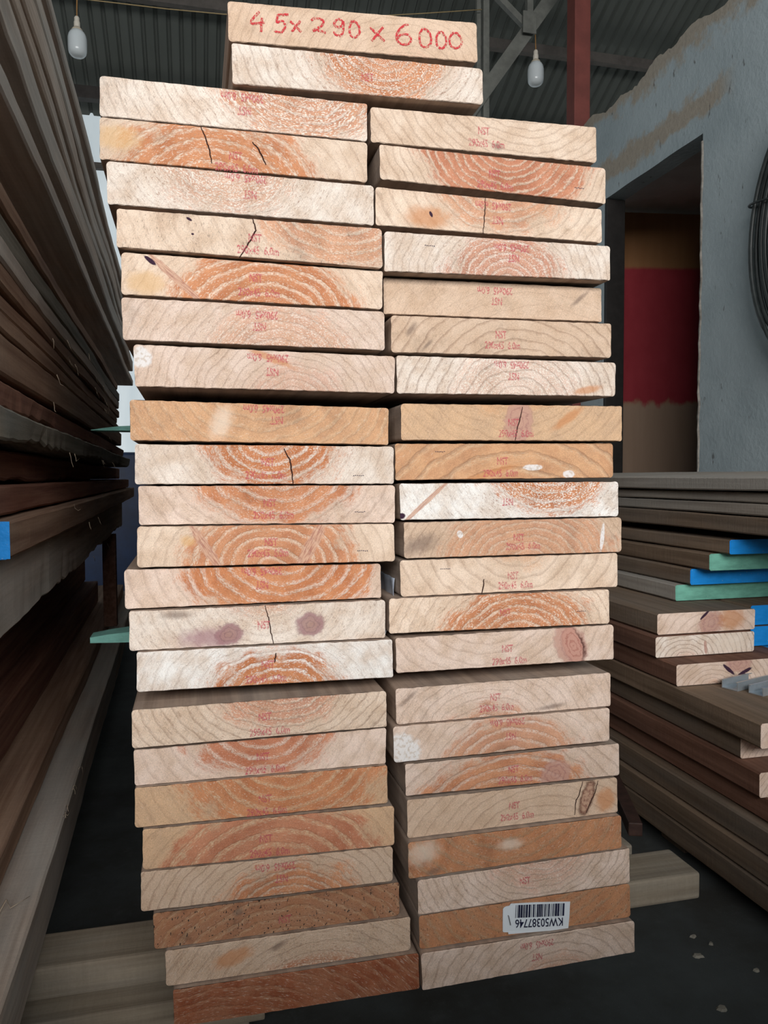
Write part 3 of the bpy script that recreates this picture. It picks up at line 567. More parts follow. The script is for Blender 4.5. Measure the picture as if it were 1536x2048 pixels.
for yb in (2.2, 4.2):
    lath('l', -.02, .50, yb, yb+.05, .0872, .0966, 'green lath hidden deep inside a gap of the stack', (0, 0, 0)); lath('l', -.02, .50, yb, yb+.05, -.2555, -.2385, 'green lath hidden deep inside a gap of the stack', (0, 0, 0))
# scrap of clear wrap between the columns
vs, fs = [], []; rnd = random.Random(3); ny, nz = 10, 12
for j in range(nz+1):
    for i in range(ny+1):
        fz = j/nz; z = -.124-.078*fz; y = .018+.105*i/ny; x = .2362-.0000*fz if fz < .42 else .2362-(fz-.42)/.58*.0150
        vs.append((x-.0016-.0011*math.sin(i*1.7+j*.6)-rnd.uniform(0, .0005), y, z+ZF))
for j in range(nz):
    for i in range(ny): a = j*(ny+1)+i; fs.append((a, a+1, a+ny+2, a+ny+1))
mp, t_, b_ = new_mat('clear_wrap', .16, .6); b_.inputs['Base Color'].default_value = (.46, .52, .62, 1); b_.inputs['Transmission Weight'].default_value = .15
wr = link('plastic_scrap', mesh('plastic_scrap', vs, fs, smooth=True), [mp]); tag(wr, 'crumpled bluish scrap of clear plastic wedged between the two board columns', 'plastic')
sm_ = wr.modifiers.new('thickness', 'SOLIDIFY'); sm_.thickness = .0003

# ------------------------------------------------------------------ bearers under the stack
def slab(name, label, cat, x0, x1, y0, y1, z0, z1, mat, bev=.003, group=None, end=None):
    o = link(name, box_mesh(name, x0, x1, y0, y1, z0+ZF, z1+ZF, bev), [mat] + ([end] if end else [])); return tag(o, label, cat, group)
slab('bearer_timber', 'upper pale bearer whose squared end sticks out beyond the stack toward the doorway', 'bearer', -1.35, .768, .154, .236, -.6712, -.6292, M['bearer'], .004, 'bearers under the stack')
slab('bearer_timber', 'lower bearer showing beneath the upper one beside the dark rough pile', 'bearer', -1.30, .08, .112, .205, -.7176, -.6716, M['bearer'], .003, 'bearers under the stack')
slab('bearer_timber', 'bottom bearer lying on the floor beneath two others', 'bearer', -1.28, .06, .125, .21, -.7645, -.718, M['bearer'], .003, 'bearers under the stack')
slab('bearer_timber', 'second bearer close behind the pale one, carrying the dark steel bar', 'bearer', .22, .715, .262, .35, -.6720, -.6292, M['bearer'], .004, 'bearers under the stack')
for k_, yb in enumerate((.262, 2.6, 5.2)):
    zt = -.6722 if k_ == 0 else -.6292
    slab('bearer_timber', ['floor block under the bearer that carries the dark steel bar', 'pale bearer hidden deep under the stack', 'pale bearer hidden deep under the stack'][k_], 'bearer', .24 if k_ == 0 else -.06, .52, yb, yb+.09, -.7645, zt, M['bearer'], .003, 'bearers under the stack')
a, b = Vector((.736, .287, -.6165+ZF)), Vector((.858, .61, -.6165+ZF)); d = (b-a); L = d.length
o = link('steel_bar', box_mesh('steel_bar', -.012, .012, 0, L, -.012, .012, .002), [plain('dark_rusty_steel', (.045, .022, .017), .6, .35, 60, .4)], loc=a, rot=(0, 0, -math.atan2(d.x, d.y)))
tag(o, 'short dark rusty steel bar lying on the bearer beside the stack', 'bar')

# ------------------------------------------------------------------ rough timber piles
def plank_mesh(name, x0, x1, z0, z1, y0, y1, seed, rough=.0012, seg=.07, wander=0., chip=0.):
    """plank along local Y; cross-section with eased arrises; edges wander a little, only inward"""
    rnd = random.Random(seed); n = max(4, int((y1-y0)/seg)); vs, fs, mi = [], [], []
    e = min(.003, (z1-z0)*.12); ph = [rnd.uniform(0, 6.28) for _ in range(8)]
    for i in range(n+1):
        y = y0+(y1-y0)*i/n
        wv = lambda k: (.5+.5*math.sin(y*(5+1.7*k)+ph[k]))*wander
        j = lambda: rnd.uniform(0, rough)
        cb = rnd.uniform(0, chip)*(.5+.5*math.sin(y*9+ph[6])) if chip else 0
        xr, xl = x1-wv(0)-j(), x0+wv(1)+j(); xb = xr-j()-cb*.3; xlb = xl+j(); zb, zt = z0+wv(2)*.3+j()+cb, z1-wv(3)*.3-j()
        vs += [(xl+e, y, zb), (xb-e, y, zb), (xb, y, zb+e), (xr, y, zt-e), (xr-e, y, zt), (xl+e, y, zt), (xl, y, zt-e), (xlb, y, zb+e)]
    for i in range(n):
        for k in range(8): fs.append((8*i+k, 8*i+8+k, 8*i+8+(k+1) % 8, 8*i+(k+1) % 8)); mi.append(0)
    fs.append(tuple(range(8))); mi.append(1); fs.append(tuple(range(8*n+7, 8*n-1, -1))); mi.append(2)
    return mesh(name, vs, fs, mi)
def plank(name, frame, seed, x0, x1, z0, z1, y0, y1, mat, end, label, group, **kw):
    (ox, oy, rz), t = frame, kw.pop('tilt', 0.)
    # the object sits at its own near lower corner, so that each plank has its own stretch of grain
    o = link(name, plank_mesh(name, x0-x1, 0, 0, z1-z0, 0, y1-y0, seed, **kw), [mat, end, M['end_plain']])
    c, s_ = math.cos(rz), math.sin(rz)
    o.location = (ox+x1*c-y0*s_, oy+x1*s_+y0*c, z0+ZF); o.rotation_euler = (0, -t, rz)
    return tag(o, label, 'plank', group)
def painted_end(o, x0, x1, z0, z1, mat):
    return link('painted_end', box_mesh('painted_end', x0+.0016, x1-.0012, -.0006, .0, z0+.0008, z1-.0008, .0), [mat], o)
def splinter(parent, pts, r=.0007, col='straw'):
    if col not in M: M[col] = plain('torn_wood_fibre', (.55, .44, .33), .8, .2, 60)
    rr = [r*(1-.75*i/(len(pts)-1)) for i in range(len(pts))]
    return link('splinter', tube_mesh('splinter', pts, rr, 5), [M[col]], parent)

LF = (-.2, 0., math.radians(1.49))             # rough pile: its flank runs nearly along the stack, x inward is negative
LP = [ # x1 offset, z0, z1, y0, y1, width, material, end, wander, label
 (.000, .7705, .797, -.35, 3.05, .30, 'old_grey', 'end_plain', .004, 'topmost thin grey plank of the tall rough pile'),
 (-.032, .7395, .7695, -.30, 3.0, .26, 'old_red', 'end_plain', .002, 'thin reddish plank set back just under the top plank of the rough pile'),
 (-.004, .706, .7385, -.28, 3.02, .30, 'old_grey', 'end_plain', .004, 'grey plank flush with the flank, third from top of the rough pile'),
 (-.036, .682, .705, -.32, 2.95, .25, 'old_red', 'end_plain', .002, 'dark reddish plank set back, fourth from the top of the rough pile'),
 (.000, .634, .681, -.25, 3.0, .30, 'old_grey', 'end_plain', .006, 'thick grey plank with wavy edge, fifth from the top of the rough pile'),
 (-.005, .6065, .633, -.3, 3.03, .30, 'old_grey', 'end_plain', .006, 'thin grey plank, sixth from the top of the rough pile'),
 (-.012, .558, .6055, -.3, 2.98, .28, 'old_grey', 'end_plain', .012, 'ragged grey plank with uneven edge, seventh from top of the rough pile'),
 (.006, .507, .557, -.32, 3.02, .32, 'old_grey', 'end_plain', .004, 'broad pale grey plank face, eighth from the top of the rough pile'),
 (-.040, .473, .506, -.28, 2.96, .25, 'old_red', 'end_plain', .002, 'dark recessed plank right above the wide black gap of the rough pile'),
 (.000, .443, .472, -.3, 3.06, .46, 'old_grey', 'end_plain', .003, 'grey plank bridging the wide black gap of the rough pile'),
 (.000, .304, .329, -.25, 1.98, .30, 'old_brown', 'end_plain', .004, 'reddish plank just below the wide black gap of the rough pile'),
 (-.002, .270, .303, -.28, 2.04, .30, 'old_green', 'end_plain', .004, 'dull grey green plank, second below the wide black gap'),
 (.001, .2405, .269, -.3, 2.0, .30, 'old_grey', 'end_plain', .004, 'grey plank, third below the wide black gap of the rough pile'),
 (-.001, .2125, .2395, -.27, 2.05, .30, 'old_brown', 'end_plain', .004, 'brownish plank with fraying fibres, fourth below the wide black gap'),
 (-.004, .188, .2105, -.3, 1.97, .28, 'old_brown', 'end_plain', .005, 'thin brown fraying plank, fifth below the wide black gap'),
 (-.002, .163, .187, -.26, 2.02, .30, 'old_brown', 'end_plain', .003, 'thin brown plank, sixth below the wide black gap'),
 (-.001, .115, .162, -.3, 2.1, .32, 'old_brown', 'end_plain', .002, 'thick warm brown plank, seventh below the wide black gap'),
 (-.004, .0755, .109, -.28, 2.3, .30, 'old_red', 'end_plain', .003, 'red brown plank lying on the hairy grey green plank'),
 (.014, .038, .0745, -.3, 2.35, .32, 'old_green', 'end_plain', .004, 'grey green plank with torn hairy lower edge in the rough pile'),
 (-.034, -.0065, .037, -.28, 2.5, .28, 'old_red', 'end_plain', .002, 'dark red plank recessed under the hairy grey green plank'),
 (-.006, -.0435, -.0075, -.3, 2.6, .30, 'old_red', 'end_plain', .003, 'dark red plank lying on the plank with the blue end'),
 (.012, -.0880, -.0445, .005, 2.72, .32, 'old_brown', 'blue', .003, 'brown plank with blue painted near end, jutting from the rough pile'),
 (-.010, -.1850, -.0900, -.25, 2.2, .30, 'old_grey', 'end_plain', .003, 'deep shadowed beam with ragged lower edge under the rough pile'),
]
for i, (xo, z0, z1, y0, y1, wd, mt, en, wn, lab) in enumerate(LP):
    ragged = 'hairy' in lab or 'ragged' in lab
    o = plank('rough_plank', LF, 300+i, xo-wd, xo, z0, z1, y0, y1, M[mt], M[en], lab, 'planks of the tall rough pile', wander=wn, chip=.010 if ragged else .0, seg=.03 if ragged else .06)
    if en == 'blue': painted_end(o, -wd, -.002, .001, z1-z0-.001, M['blue'])['label'] = 'blue painted end'
    rnd = random.Random(40+i); H = z1-z0
    if i in (12, 13, 14, 18, 21, 22, 16):
        for k in range(7 if i in (13, 14, 18) else 3):
            y = rnd.uniform(.35, 1.5)-y0; zz = rnd.choice((0.0, H)) if i != 18 else .002
            u = lambda q: rnd.uniform(-q, q)
            splinter(o, [(.0045, y, zz), (.006, y+u(.012), zz-.005+u(.004)), (.008, y+u(.022), zz-.010+u(.006)), (.009+rnd.uniform(0, .005), y+u(.03), zz-.014+u(.010))], .0007)
for (y, k) in ((-.1, 0), (1.55, 1), (2.75, 2)):
    slab('pile_spacer', ['near dark spacer block inside the wide gap of the rough pile', 'middle dark spacer block inside the wide gap of the rough pile', 'far dark spacer block inside the wide gap of the rough pile'][k], 'spacer',
         -.62-.026*y, -.40-.026*y, y, y+.09 if k < 2 else y+.08, .3295, .4425, M['old_red'], .003, 'spacer blocks of the rough pile')
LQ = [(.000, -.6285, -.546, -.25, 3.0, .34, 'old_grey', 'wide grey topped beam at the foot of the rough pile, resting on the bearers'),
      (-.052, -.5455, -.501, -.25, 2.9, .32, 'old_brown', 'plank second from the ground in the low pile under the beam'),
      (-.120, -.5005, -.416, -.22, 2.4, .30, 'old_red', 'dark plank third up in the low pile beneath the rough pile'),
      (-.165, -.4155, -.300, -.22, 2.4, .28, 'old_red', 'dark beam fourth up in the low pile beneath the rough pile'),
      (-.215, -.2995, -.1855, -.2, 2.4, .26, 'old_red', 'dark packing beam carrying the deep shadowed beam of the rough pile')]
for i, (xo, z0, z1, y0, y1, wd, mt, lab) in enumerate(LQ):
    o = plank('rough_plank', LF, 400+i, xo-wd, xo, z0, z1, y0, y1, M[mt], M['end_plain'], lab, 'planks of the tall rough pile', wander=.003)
    if i == 0:
        rnd = random.Random(8)
        for k in range(6):
            y = rnd.uniform(.35, 1.1)-y0; u = lambda q: rnd.uniform(-q, q)
            splinter(o, [(.001, y, H-.002), (.003, y+u(.012), H+u(.004)), (.006, y+u(.02), H-.004+u(.005)), (.008, y+u(.03), H-.008+u(.007))], .0006)
        splinter(o, [(-.044, .38, z1-z0+.001), (-.038, .42, z1-z0+.006), (-.030, .40, z1-z0+.004), (-.012, .43, z1-z0+.001)], .0010)
o = link('prop_post', box_mesh('prop_post', -.302, -.260, 1.83, 1.87, -.5005+ZF, -.1905+ZF, .002), [M['yard_red']])
tag(o, 'short upright brown post propping up the rough pile in the dark gap', 'post')

RF = (0., 0., math.radians(0.))
RP = [ # x1(outer left face), z0, z1, y0, y1, width, mat, end, label
 (1.070, -.0345, -.0045, -.10, 2.7, .52, 'yard_grey', 'end_plain', 'wide dusty board lying topmost on the pile before the doorway'),
 (1.090, -.0575, -.0360, -.08, 2.7, .42, 'yard_grey', 'end_plain', 'dusty grey board just under the topmost one before the doorway'),
 (1.090, -.0835, -.0585, -.05, 2.75, .40, 'yard_grey', 'end_plain', 'grey brown board with small knot, third down in the pile before the doorway'),
 (1.085, -.1215, -.0845, -.10, 2.7, .42, 'yard_brown', 'end_plain', 'dark rough board above the black gap in the pile before the doorway'),
 (1.087, -.1680, -.1370, .507, 2.8, .34, 'yard_brown', 'blue', 'thin board with blue end, just below the black gap in the low pile'),
 (1.067, -.2065, -.1690, .544, 2.8, .34, 'yard_brown', 'green', 'thin board with sea green end, lying between two blue ended boards'),
 (1.060, -.2445, -.2075, .600, 2.8, .34, 'yard_brown', 'blue', 'thin board with blue end, lying between two sea green ended boards'),
 (1.040, -.2825, -.2455, .623, 2.8, .34, 'yard_grey', 'green', 'thin board with sea green end, lying on the pink ended board'),
 (.915, -.3280, -.2835, .501, 2.8, .235, 'yard_brown', 'pinkend', 'thick board with smooth salmon pink end and dark knot streaks'),
 (.904, -.3725, -.3290, .490, 2.8, .235, 'yard_red', 'ringend', 'thick board with white end showing two sets of arched rings'),
 (.916, -.4175, -.3735, .437, 2.8, .285, 'yard_red', 'knotend', 'thick board with pinkish end and a big dark knot'),
 (.917, -.4625, -.4185, .205, 2.8, .27, 'yard_brown', 'pinkend', 'long dusty board carrying the aluminium offcuts'),
 (.937, -.5075, -.4635, .278, 2.8, .25, 'yard_brown', 'paleend', 'board with pale clean end, set back under the offcut board'),
 (.926, -.5525, -.5085, .217, 2.8, .25, 'yard_red', 'paleend', 'red brown board with pale ringed end, fourth up from the middle grey topped board'),
 (.944, -.5975, -.5535, -.12, 2.8, .24, 'yard_red', 'end_plain', 'dark red board recessed above the grey topped board of the low pile'),
 (.924, -.6425, -.5985, -.15, 2.8, .26, 'yard_brown', 'end_plain', 'olive brown board with light grey top strip, third from the ground'),
 (.916, -.6875, -.6435, -.16, 2.8, .26, 'yard_brown', 'end_plain', 'olive brown board, second from the ground in the low pile'),
 (.916, -.7325, -.6885, -.14, 2.8, .25, 'yard_brown', 'end_plain', 'brown board lowest in the pile before the doorway'),
]
M['pinkend'] = end_grain('salmon_board_end', 5.1, 20, -60, 15, 30, .4, .12, .5, .1, .15, 'pink', 'pink', ((10,-4,34,26,.4,'rose'),(-6,14,16,3,.7,'dark'),(60,4,40,30,0,'warm')))
M['ringend'] = end_grain('white_ringed_end', 6.4, -50, -34, 9, 24, .4, .2, 1, .05, .3, 'white', 'pink', ((0,-6,4,16,.1,'rose'),(60,0,60,30,0,'pale_sheen')))
M['knotend'] = end_grain('knotty_board_end', 7.2, -60, -40, 9, 22, .4, .25, .7, .1, .2, 'pink', 'honey', ((0,16,34,20,-.15,'rose'),(-22,4,20,4,-.7,'dark'),(16,-2,20,4,.4,'dark'),(-20,-16,30,10,.2,'stain')))
M['paleend'] = end_grain('pale_board_end', 8.7, 20, -70, 9, 20, .3, .3, .6, .1, .3, 'pink', 'honey')
rb = {}
for i, (xf, z0, z1, y0, y1, wd, mt, en, lab) in enumerate(RP):
    # built with the flank that faces the stack at local x = 0, the plank reaching away from it
    o = link('yard_board', plank_mesh('yard_board', -wd/2, wd/2, -(z1-z0)/2, (z1-z0)/2, 0, y1-y0, 500+i, rough=.0006, wander=.0015 if i > 7 else .003), [M[mt], M[en], M['end_plain']])
    o.location = (xf+wd/2, y0, (z0+z1)/2+ZF); tag(o, lab, 'board', 'boards of the low pile before the doorway'); rb[i] = o
    if en in ('blue', 'green'): painted_end(o, -wd/2+.002, wd/2-.002, -(z1-z0)/2, (z1-z0)/2, M[en])['label'] = en+' painted end'
    if i == 0: o.rotation_euler = (0, -math.radians(1.5), 0); o.location.z += .0075
BB = [(1.166, -.3270, -.2840, .535), (1.162, -.3715, -.3290, .53), (1.215, -.4165, -.3730, .56)]
BL = ['thick board with blue end, beside the pink ended board', 'thick board with blue end, beside the white ringed board end', 'thick board with blue end, beside the knotty board end']
for i, (xf, z0, z1, y0) in enumerate(BB):
    o = link('yard_board', plank_mesh('yard_board', -.13, .13, -(z1-z0)/2, (z1-z0)/2, 0, 2.2, 540+i, rough=.0006), [M['yard_brown'], M['blue'], M['end_plain']])
    painted_end(o, -.13, .13, -(z1-z0)/2, (z1-z0)/2, M['blue'])['label'] = 'blue painted end'
    o.location = (xf+.13, y0, (z0+z1)/2+ZF); tag(o, BL[i], 'board', 'boards of the low pile before the doorway')
for i, (x0, z0, z1, lb) in enumerate(((1.19, -.4625, -.4185, 'second'), (1.19, -.5075, -.4635, 'third'), (1.19, -.5525, -.5085, 'fourth'), (1.19, -.5975, -.5535, 'fifth'), (1.19, -.6425, -.5985, 'sixth'), (1.19, -.6875, -.6435, 'seventh'), (1.19, -.7325, -.6885, 'eighth'))):
    o = link('yard_board', plank_mesh('yard_board', -.13, .13, -(z1-z0)/2, (z1-z0)/2, 0, 2.2, 560+i, rough=.0006), [M['yard_brown'], M['blue'], M['end_plain']])
    o.location = (x0+.135, .60, (z0+z1)/2+ZF); tag(o, 'blue ended board hidden in the low pile behind the offcut board', 'board', 'boards of the low pile before the doorway')
for y in (.45, 1.4, 2.4):
    slab('floor_batten', ['near', 'middle', 'far'][int(y)]+' flat batten keeping the low pile off the floor', 'batten', .95, 1.42, y, y+.08, -.7645, -.7330, M['yard_brown'], .002, 'battens under the low pile')
slab('gap_packer', 'near packing strip in the black gap of the low pile', 'packer', 1.16, 1.40, 1.0, 1.06, -.1365, -.1222, M['yard_brown'], .001, 'packing strips of the low pile')
slab('gap_packer', 'far packing strip in the black gap of the low pile', 'packer', 1.16, 1.40, 2.4, 2.46, -.1365, -.1222, M['yard_brown'], .001, 'packing strips of the low pile')
def rsplinter(i, pts): splinter(rb[i], [Vector(p)-rb[i].location+Vector((0, 0, ZF)) for p in pts], .0009)
rsplinter(5, [(1.062, .98, -.183), (1.058, .95, -.172), (1.056, .92, -.163)])
rsplinter(2, [(1.086, .33, -.083), (1.083, .25, -.080), (1.082, .17, -.079)])
# aluminium channel offcuts on the long board
malu = plain('mill_aluminium', (.62, .70, .76), .38, .08, 40, .5, .75)
def channel(label, a, b, wd=.030, h=.016):
    a, b = Vector((*a, -.4183+ZF)), Vector((*b, -.4183+ZF)); d = b-a; L = d.length; t_ = .0016
    prof = [(-wd/2, 0), (wd/2, 0), (wd/2, h), (wd/2-t_*2.5, h), (wd/2-t_*2.5, h-t_), (wd/2-t_, h-t_), (wd/2-t_, t_), (-wd/2+t_, t_), (-wd/2+t_, h-t_), (-wd/2+t_*2.5, h-t_), (-wd/2+t_*2.5, h), (-wd/2, h)]
    n = len(prof); vs = [(x, y, z) for y in (0, L) for x, z in prof]
    fs = [(i, (i+1) % n, n+(i+1) % n, n+i) for i in range(n)]+[tuple(range(n-1, -1, -1)), tuple(range(n, 2*n))]
    o = link('aluminium_channel', mesh('aluminium_channel', vs, fs), [malu], loc=a, rot=(0, 0, -math.atan2(d.x, d.y))); return tag(o, label, 'channel', 'aluminium channel offcuts')
channel('short aluminium channel offcut nearest the knotty board end', (1.006, .395), (1.105, .428), .034, .017)
channel('aluminium channel offcut with open end, lying in front of another offcut', (1.030, .352), (1.098, .372), .030, .016)
channel('aluminium channel offcut lying closest to the edge of its board', (1.115, .340), (1.175, .372), .030, .016)

# ------------------------------------------------------------------ the shed
m, t, b = new_mat('dark_oily_concrete', .75, .3); P = t.obj()
n1 = t.noise(P, 2.2, 6, .65); n2 = t.noise(P, 26, 5, .7); n3 = t.noise(P, 420, 2)
c = t.mix(t.ss(n1, .3, .7), (.042, .040, .036), (.088, .102, .106)); c = t.mix(t.m('MULTIPLY', t.ss(n2, .5, .75), .6), c, (.085, .092, .090))
c = t.mix(t.ss(n3, .71, .78), c, (.22, .21, .18)); t.put(b.inputs['Base Color'], c); bump(t, b, t.m('ADD', n2, t.m('MULTIPLY', n3, .4)), .5, .002)
M['floor'] = m
struct(link('floor', box_mesh('floor', -6, 8, -6, 7, -.1, 0), [m]))
m, t, b = new_mat('gravel_ground', .95); n1 = t.noise(t.obj(), 3, 5, .7); t.put(b.inputs['Base Color'], t.mix(n1, (.30, .29, .27), (.55, .54, .5)))
struct(link('ground', box_mesh('ground', -14, 14, 7, 16, -.1, -.01), [m]))
# chips and smears on the floor
mch = plain('pale_floor_chip', (.34, .32, .27), .9, .2, 60); rnd = random.Random(21)
for i, (x, y, r) in enumerate(((.722, .038, .012), (.79, .20, .006), (.766, .153, .010), (.83, .10, .006), (.806, .176, .005))):
    k = 9; o1 = [(x+r*rnd.uniform(.5, 1.1)*math.cos(a*6.28/k), y+r*.8*rnd.uniform(.4, 1.1)*math.sin(a*6.28/k)) for a in range(k)]
    vs = [(a, c_, .0002) for a, c_ in o1]+[(x+(a-x)*.7, y+(c_-y)*.7, .0035) for a, c_ in o1]
    o = link('wood_chip', mesh('wood_chip', vs, [tuple(range(k, 2*k))]+[(a, (a+1) % k, k+(a+1) % k, k+a) for a in range(k)]), [mch])
    tag(o, ['large pale flake on the dark floor, closest to the viewer', 'small pale chip on the floor by the bearer end', 'pale smear flake on the floor before the bearer end', 'tiny pale chip on the floor toward the low pile', 'tiny pale chip on the floor between bearer end and low pile'][i], 'chip', 'pale chips on the dark floor')
# plastered partition wall with doorway
m, t, b = new_mat('blue_grey_plaster', .9, .2); P = t.obj(); x, y, z = t.sep(P)[:]
n1 = t.noise(P, 1.6, 5, .6); n2 = t.noise(P, 9, 5, .65); n3 = t.noise(P, 55, 3, .6)
c = t.mix(t.ss(n1, .35, .65), (.34, .41, .44), (.43, .505, .535))
bare = t.m('ADD', t.m('MULTIPLY', t.m('SUBTRACT', n2, .5), 2.0), t.m('MULTIPLY', t.m('SUBTRACT', n1, .5), 1.2))
top = t.ss(t.m('ADD', z, t.m('MULTIPLY', bare, .17)), 1.70+ZF, 1.78+ZF)
mid = t.m('SUBTRACT', 1., t.ss(t.m('ABSOLUTE', t.m('SUBTRACT', t.m('ADD', z, t.m('MULTIPLY', bare, .10)), 1.495+ZF)), .035, .075))
mid = t.m('MULTIPLY', mid, t.ss(y, 1.66, 1.80))
c = t.mix(t.m('MAXIMUM', t.m('MULTIPLY', top, .85), t.m('MULTIPLY', mid, .85)), c, t.mix(n3, (.30, .25, .19), (.48, .41, .32)))
c = t.mix(t.m('MULTIPLY', t.ss(t.noise(t.v('MULTIPLY', P, (9, 14, 5)), 2.2, 3, .6), .66, .74), .75), c, (.11, .105, .10))
t.put(b.inputs['Base Color'], c); bump(t, b, t.m('ADD', n2, t.m('MULTIPLY', n3, .5)), .6, .006); M['plaster'] = m
def ragged_wall(name, parts):
    """strips in the YZ plane: list of (ys, z_low(y), z_high(y)) between x 2.0 and 2.1"""
    vs, fs = [], []
    for ys, zl, zh in parts:
        b0 = len(vs); n = len(ys)
        for y in ys:
            a, c_ = zl(y), zh(y); vs += [(2.0, y, a), (2.1, y, a), (2.1, y, c_), (2.0, y, c_)]
        for i in range(n-1):
            for k in range(4): fs.append((b0+4*i+k, b0+4*i+4+k, b0+4*i+4+(k+1) % 4, b0+4*i+(k+1) % 4))
        fs += [(b0+3, b0+2, b0+1, b0), (b0+4*n-4, b0+4*n-3, b0+4*n-2, b0+4*n-1)]
    return struct(link(name, mesh(name, vs, fs), [M['plaster']]))
r_ = random.Random(12); TOP = {}
def top_z(y):
    k = round(y, 3)
    if k not in TOP: TOP[k] = 1.81+ZF+.018*math.sin(y*7)+.012*math.sin(y*23+1)+r_.uniform(-.006, .006)
    return TOP[k]
def frange(a, b_, s_): n = max(2, int(round((b_-a)/s_))); return [a+(b_-a)*i/n for i in range(n+1)]
LIN = 1.364+ZF
ragged_wall('wall_right', [(frange(-5.2, 1.868, .03), lambda y: 0., top_z), (frange(1.868, 2.63, .02), lambda y: LIN+.0012*math.sin(y*19)+.002, top_z), (frange(2.63, 2.86, .02), lambda y: 0., top_z)])
# crumbling arris along the near jamb
struct(link('trim_1', tube_mesh('trim_1', [(2.0, 1.868+random.Random(i).uniform(-.004, .006), .0+i*.05) for i in range(43)], .006, 6), [plain('broken_plaster_edge', (.30, .28, .25), .95, .3, 40)]))
mdk = plain('dark_door_frame', (.018, .016, .015), .6, .2, 20)
o = link('trim_2', box_mesh('trim_2', 2.0, 2.1, 2.606, 2.628, .001, LIN-.002, .002), [mdk]); struct(o)
mg = plain('grey_inner_wall', (.55, .56, .54), .9, .12, 3)
struct(link('wall_back', box_mesh('wall_back', 2.11, 4.6, 3.62, 3.74, 0, 1.62+ZF), [mg]))
struct(link('ceiling', box_mesh('ceiling', 2.1, 4.6, -5.2, 3.62, 1.535+ZF, 1.60+ZF), [mg]))
struct(link('wall_inner_front', box_mesh('wall_inner_front', 2.1, 4.6, -5.2, -5.1, 0, 1.53+ZF), [mg]))
struct(link('wall_added_blocker', box_mesh('wall_added_blocker', -2.6, 1.9, -1.42, -1.30, 0, .89), [mg]))  # low wall added unseen behind the eye to darken the lower boards
struct(link('wall_inner', box_mesh('wall_inner', 4.6, 4.7, -5.2, 3.74, 0, 1.62+ZF), [mg]))
# plywood sheet with red paint, standing inside the doorway
m, t, b = new_mat('plywood_with_red_paint', .7, .3); P = t.obj(); x, y, z = t.sep(P)[:]
n1 = t.noise(t.v('MULTIPLY', P, (14, 14, 1.6)), 1., 4, .6); n2 = t.noise(t.v('MULTIPLY', P, (7, 7, 4)), 1.6, 4, .6)
c = t.mix(n1, (.36, .165, .065), (.52, .27, .125))
wz = t.m('MULTIPLY', t.m('SUBTRACT', n2, .5), .16)
hi = t.m('SUBTRACT', 1., t.ss(t.m('ADD', z, t.m('MULTIPLY', wz, .12)), 1.955, 1.985)); lo = t.ss(t.m('ADD', z, wz), 1.165, 1.205)
lowc = t.mix(n1, (.40, .27, .19), (.52, .37, .27)); c = t.mix(t.m('SUBTRACT', 1., t.ss(z, 1.16, 1.24)), c, lowc)
c = t.mix(t.m('MULTIPLY', hi, lo), c, t.mix(n2, (.36, .03, .045), (.52, .06, .08)))
t.put(b.inputs['Base Color'], c)
o = link('plywood_sheet', box_mesh('plywood_sheet', 0, .92, 0, .018, .001, 2.285, .002), [m], loc=(2.33, 3.20, 0), rot=(0, 0, math.radians(-8)))
tag(o, 'brown plywood sheet with a large dark red painted patch inside the doorway', 'sheet')
# red steel column at the end of the partition
bm = bmesh.new(); me = box_mesh('steel_column', 1.955, 2.045, 2.865, 2.955, .001, 5.2, .004); bm.free()
o = link('steel_column', me, [plain('red_oxide_primer', (.17, .045, .035), .6, .15, 8, .4)]); tag(o, 'red oxide painted steel column at the end of the plastered wall', 'column')
# roof of corrugated sheet, falling away from the viewer
SL = .5; YE, ZE = 6.0, 3.197+ZF
roofz = lambda y: ZE+SL*(YE-y)
vs, fs = [], []; pitch = .095; nx = int(13.6/pitch)
prof = [(0, 0), (.30, 0), (.42, 1), (.58, 1), (.70, 0)]
cols = [(-5.6+(i+f)*pitch, h*.022) for i in range(nx) for f, h in prof]
for y in (YE+.25, -7.0):
    for x, h in cols: vs.append((x, y, roofz(y)+h+.02))
n = len(cols); fs = [(i, i+1, n+i+1, n+i) for i in range(n-1)]
m, t, b = new_mat('dull_green_grey_roofing', .6, .35); P = t.obj(); q = t.noise(t.v('MULTIPLY', P, (5, .7, .7)), 1., 4, .6)
t.put(b.inputs['Base Color'], t.mix(q, (.075, .085, .075), (.135, .15, .14)))
o = struct(link('roof', mesh('roof', vs, fs), [m])); sm_ = o.modifiers.new('thickness', 'SOLIDIFY'); sm_.thickness = .003
mst = plain('grey_green_steel', (.13, .135, .12), .55, .2, 14, .4)
mpu = plain('brown_grey_purlin', (.11, .098, .088), .7, .2, 10)
def beam_along_x(name, y, dz0, dz1, wy, mat, zc=None):
    zz = roofz(y) if zc is None else zc
    return struct(link(name, box_mesh(name, -5.6, 8, y-wy/2, y+wy/2, zz-dz1, zz-dz0, .003), [mat]))
beam_along_x('beam_1', 5.18, .045, .125, .06, mpu); beam_along_x('beam_2', 3.55, .045, .125, .06, mpu)
beam_along_x('beam_3', 5.97, .02, .12, .08, plain('dark_eave_beam', (.045, .04, .037), .7, .2, 10))
beam_along_x('beam_4', 6.05, 0, .05, .05, mpu, 2.62+ZF)
struct(link('beam_5', box_mesh('beam_5', -5.6, 8, 1.9, 1.96, roofz(1.93)-.13, roofz(1.93)-.05, .003), [mpu]))
msh = plain('side_sheeting', (.20, .21, .20), .8, .15, 2)
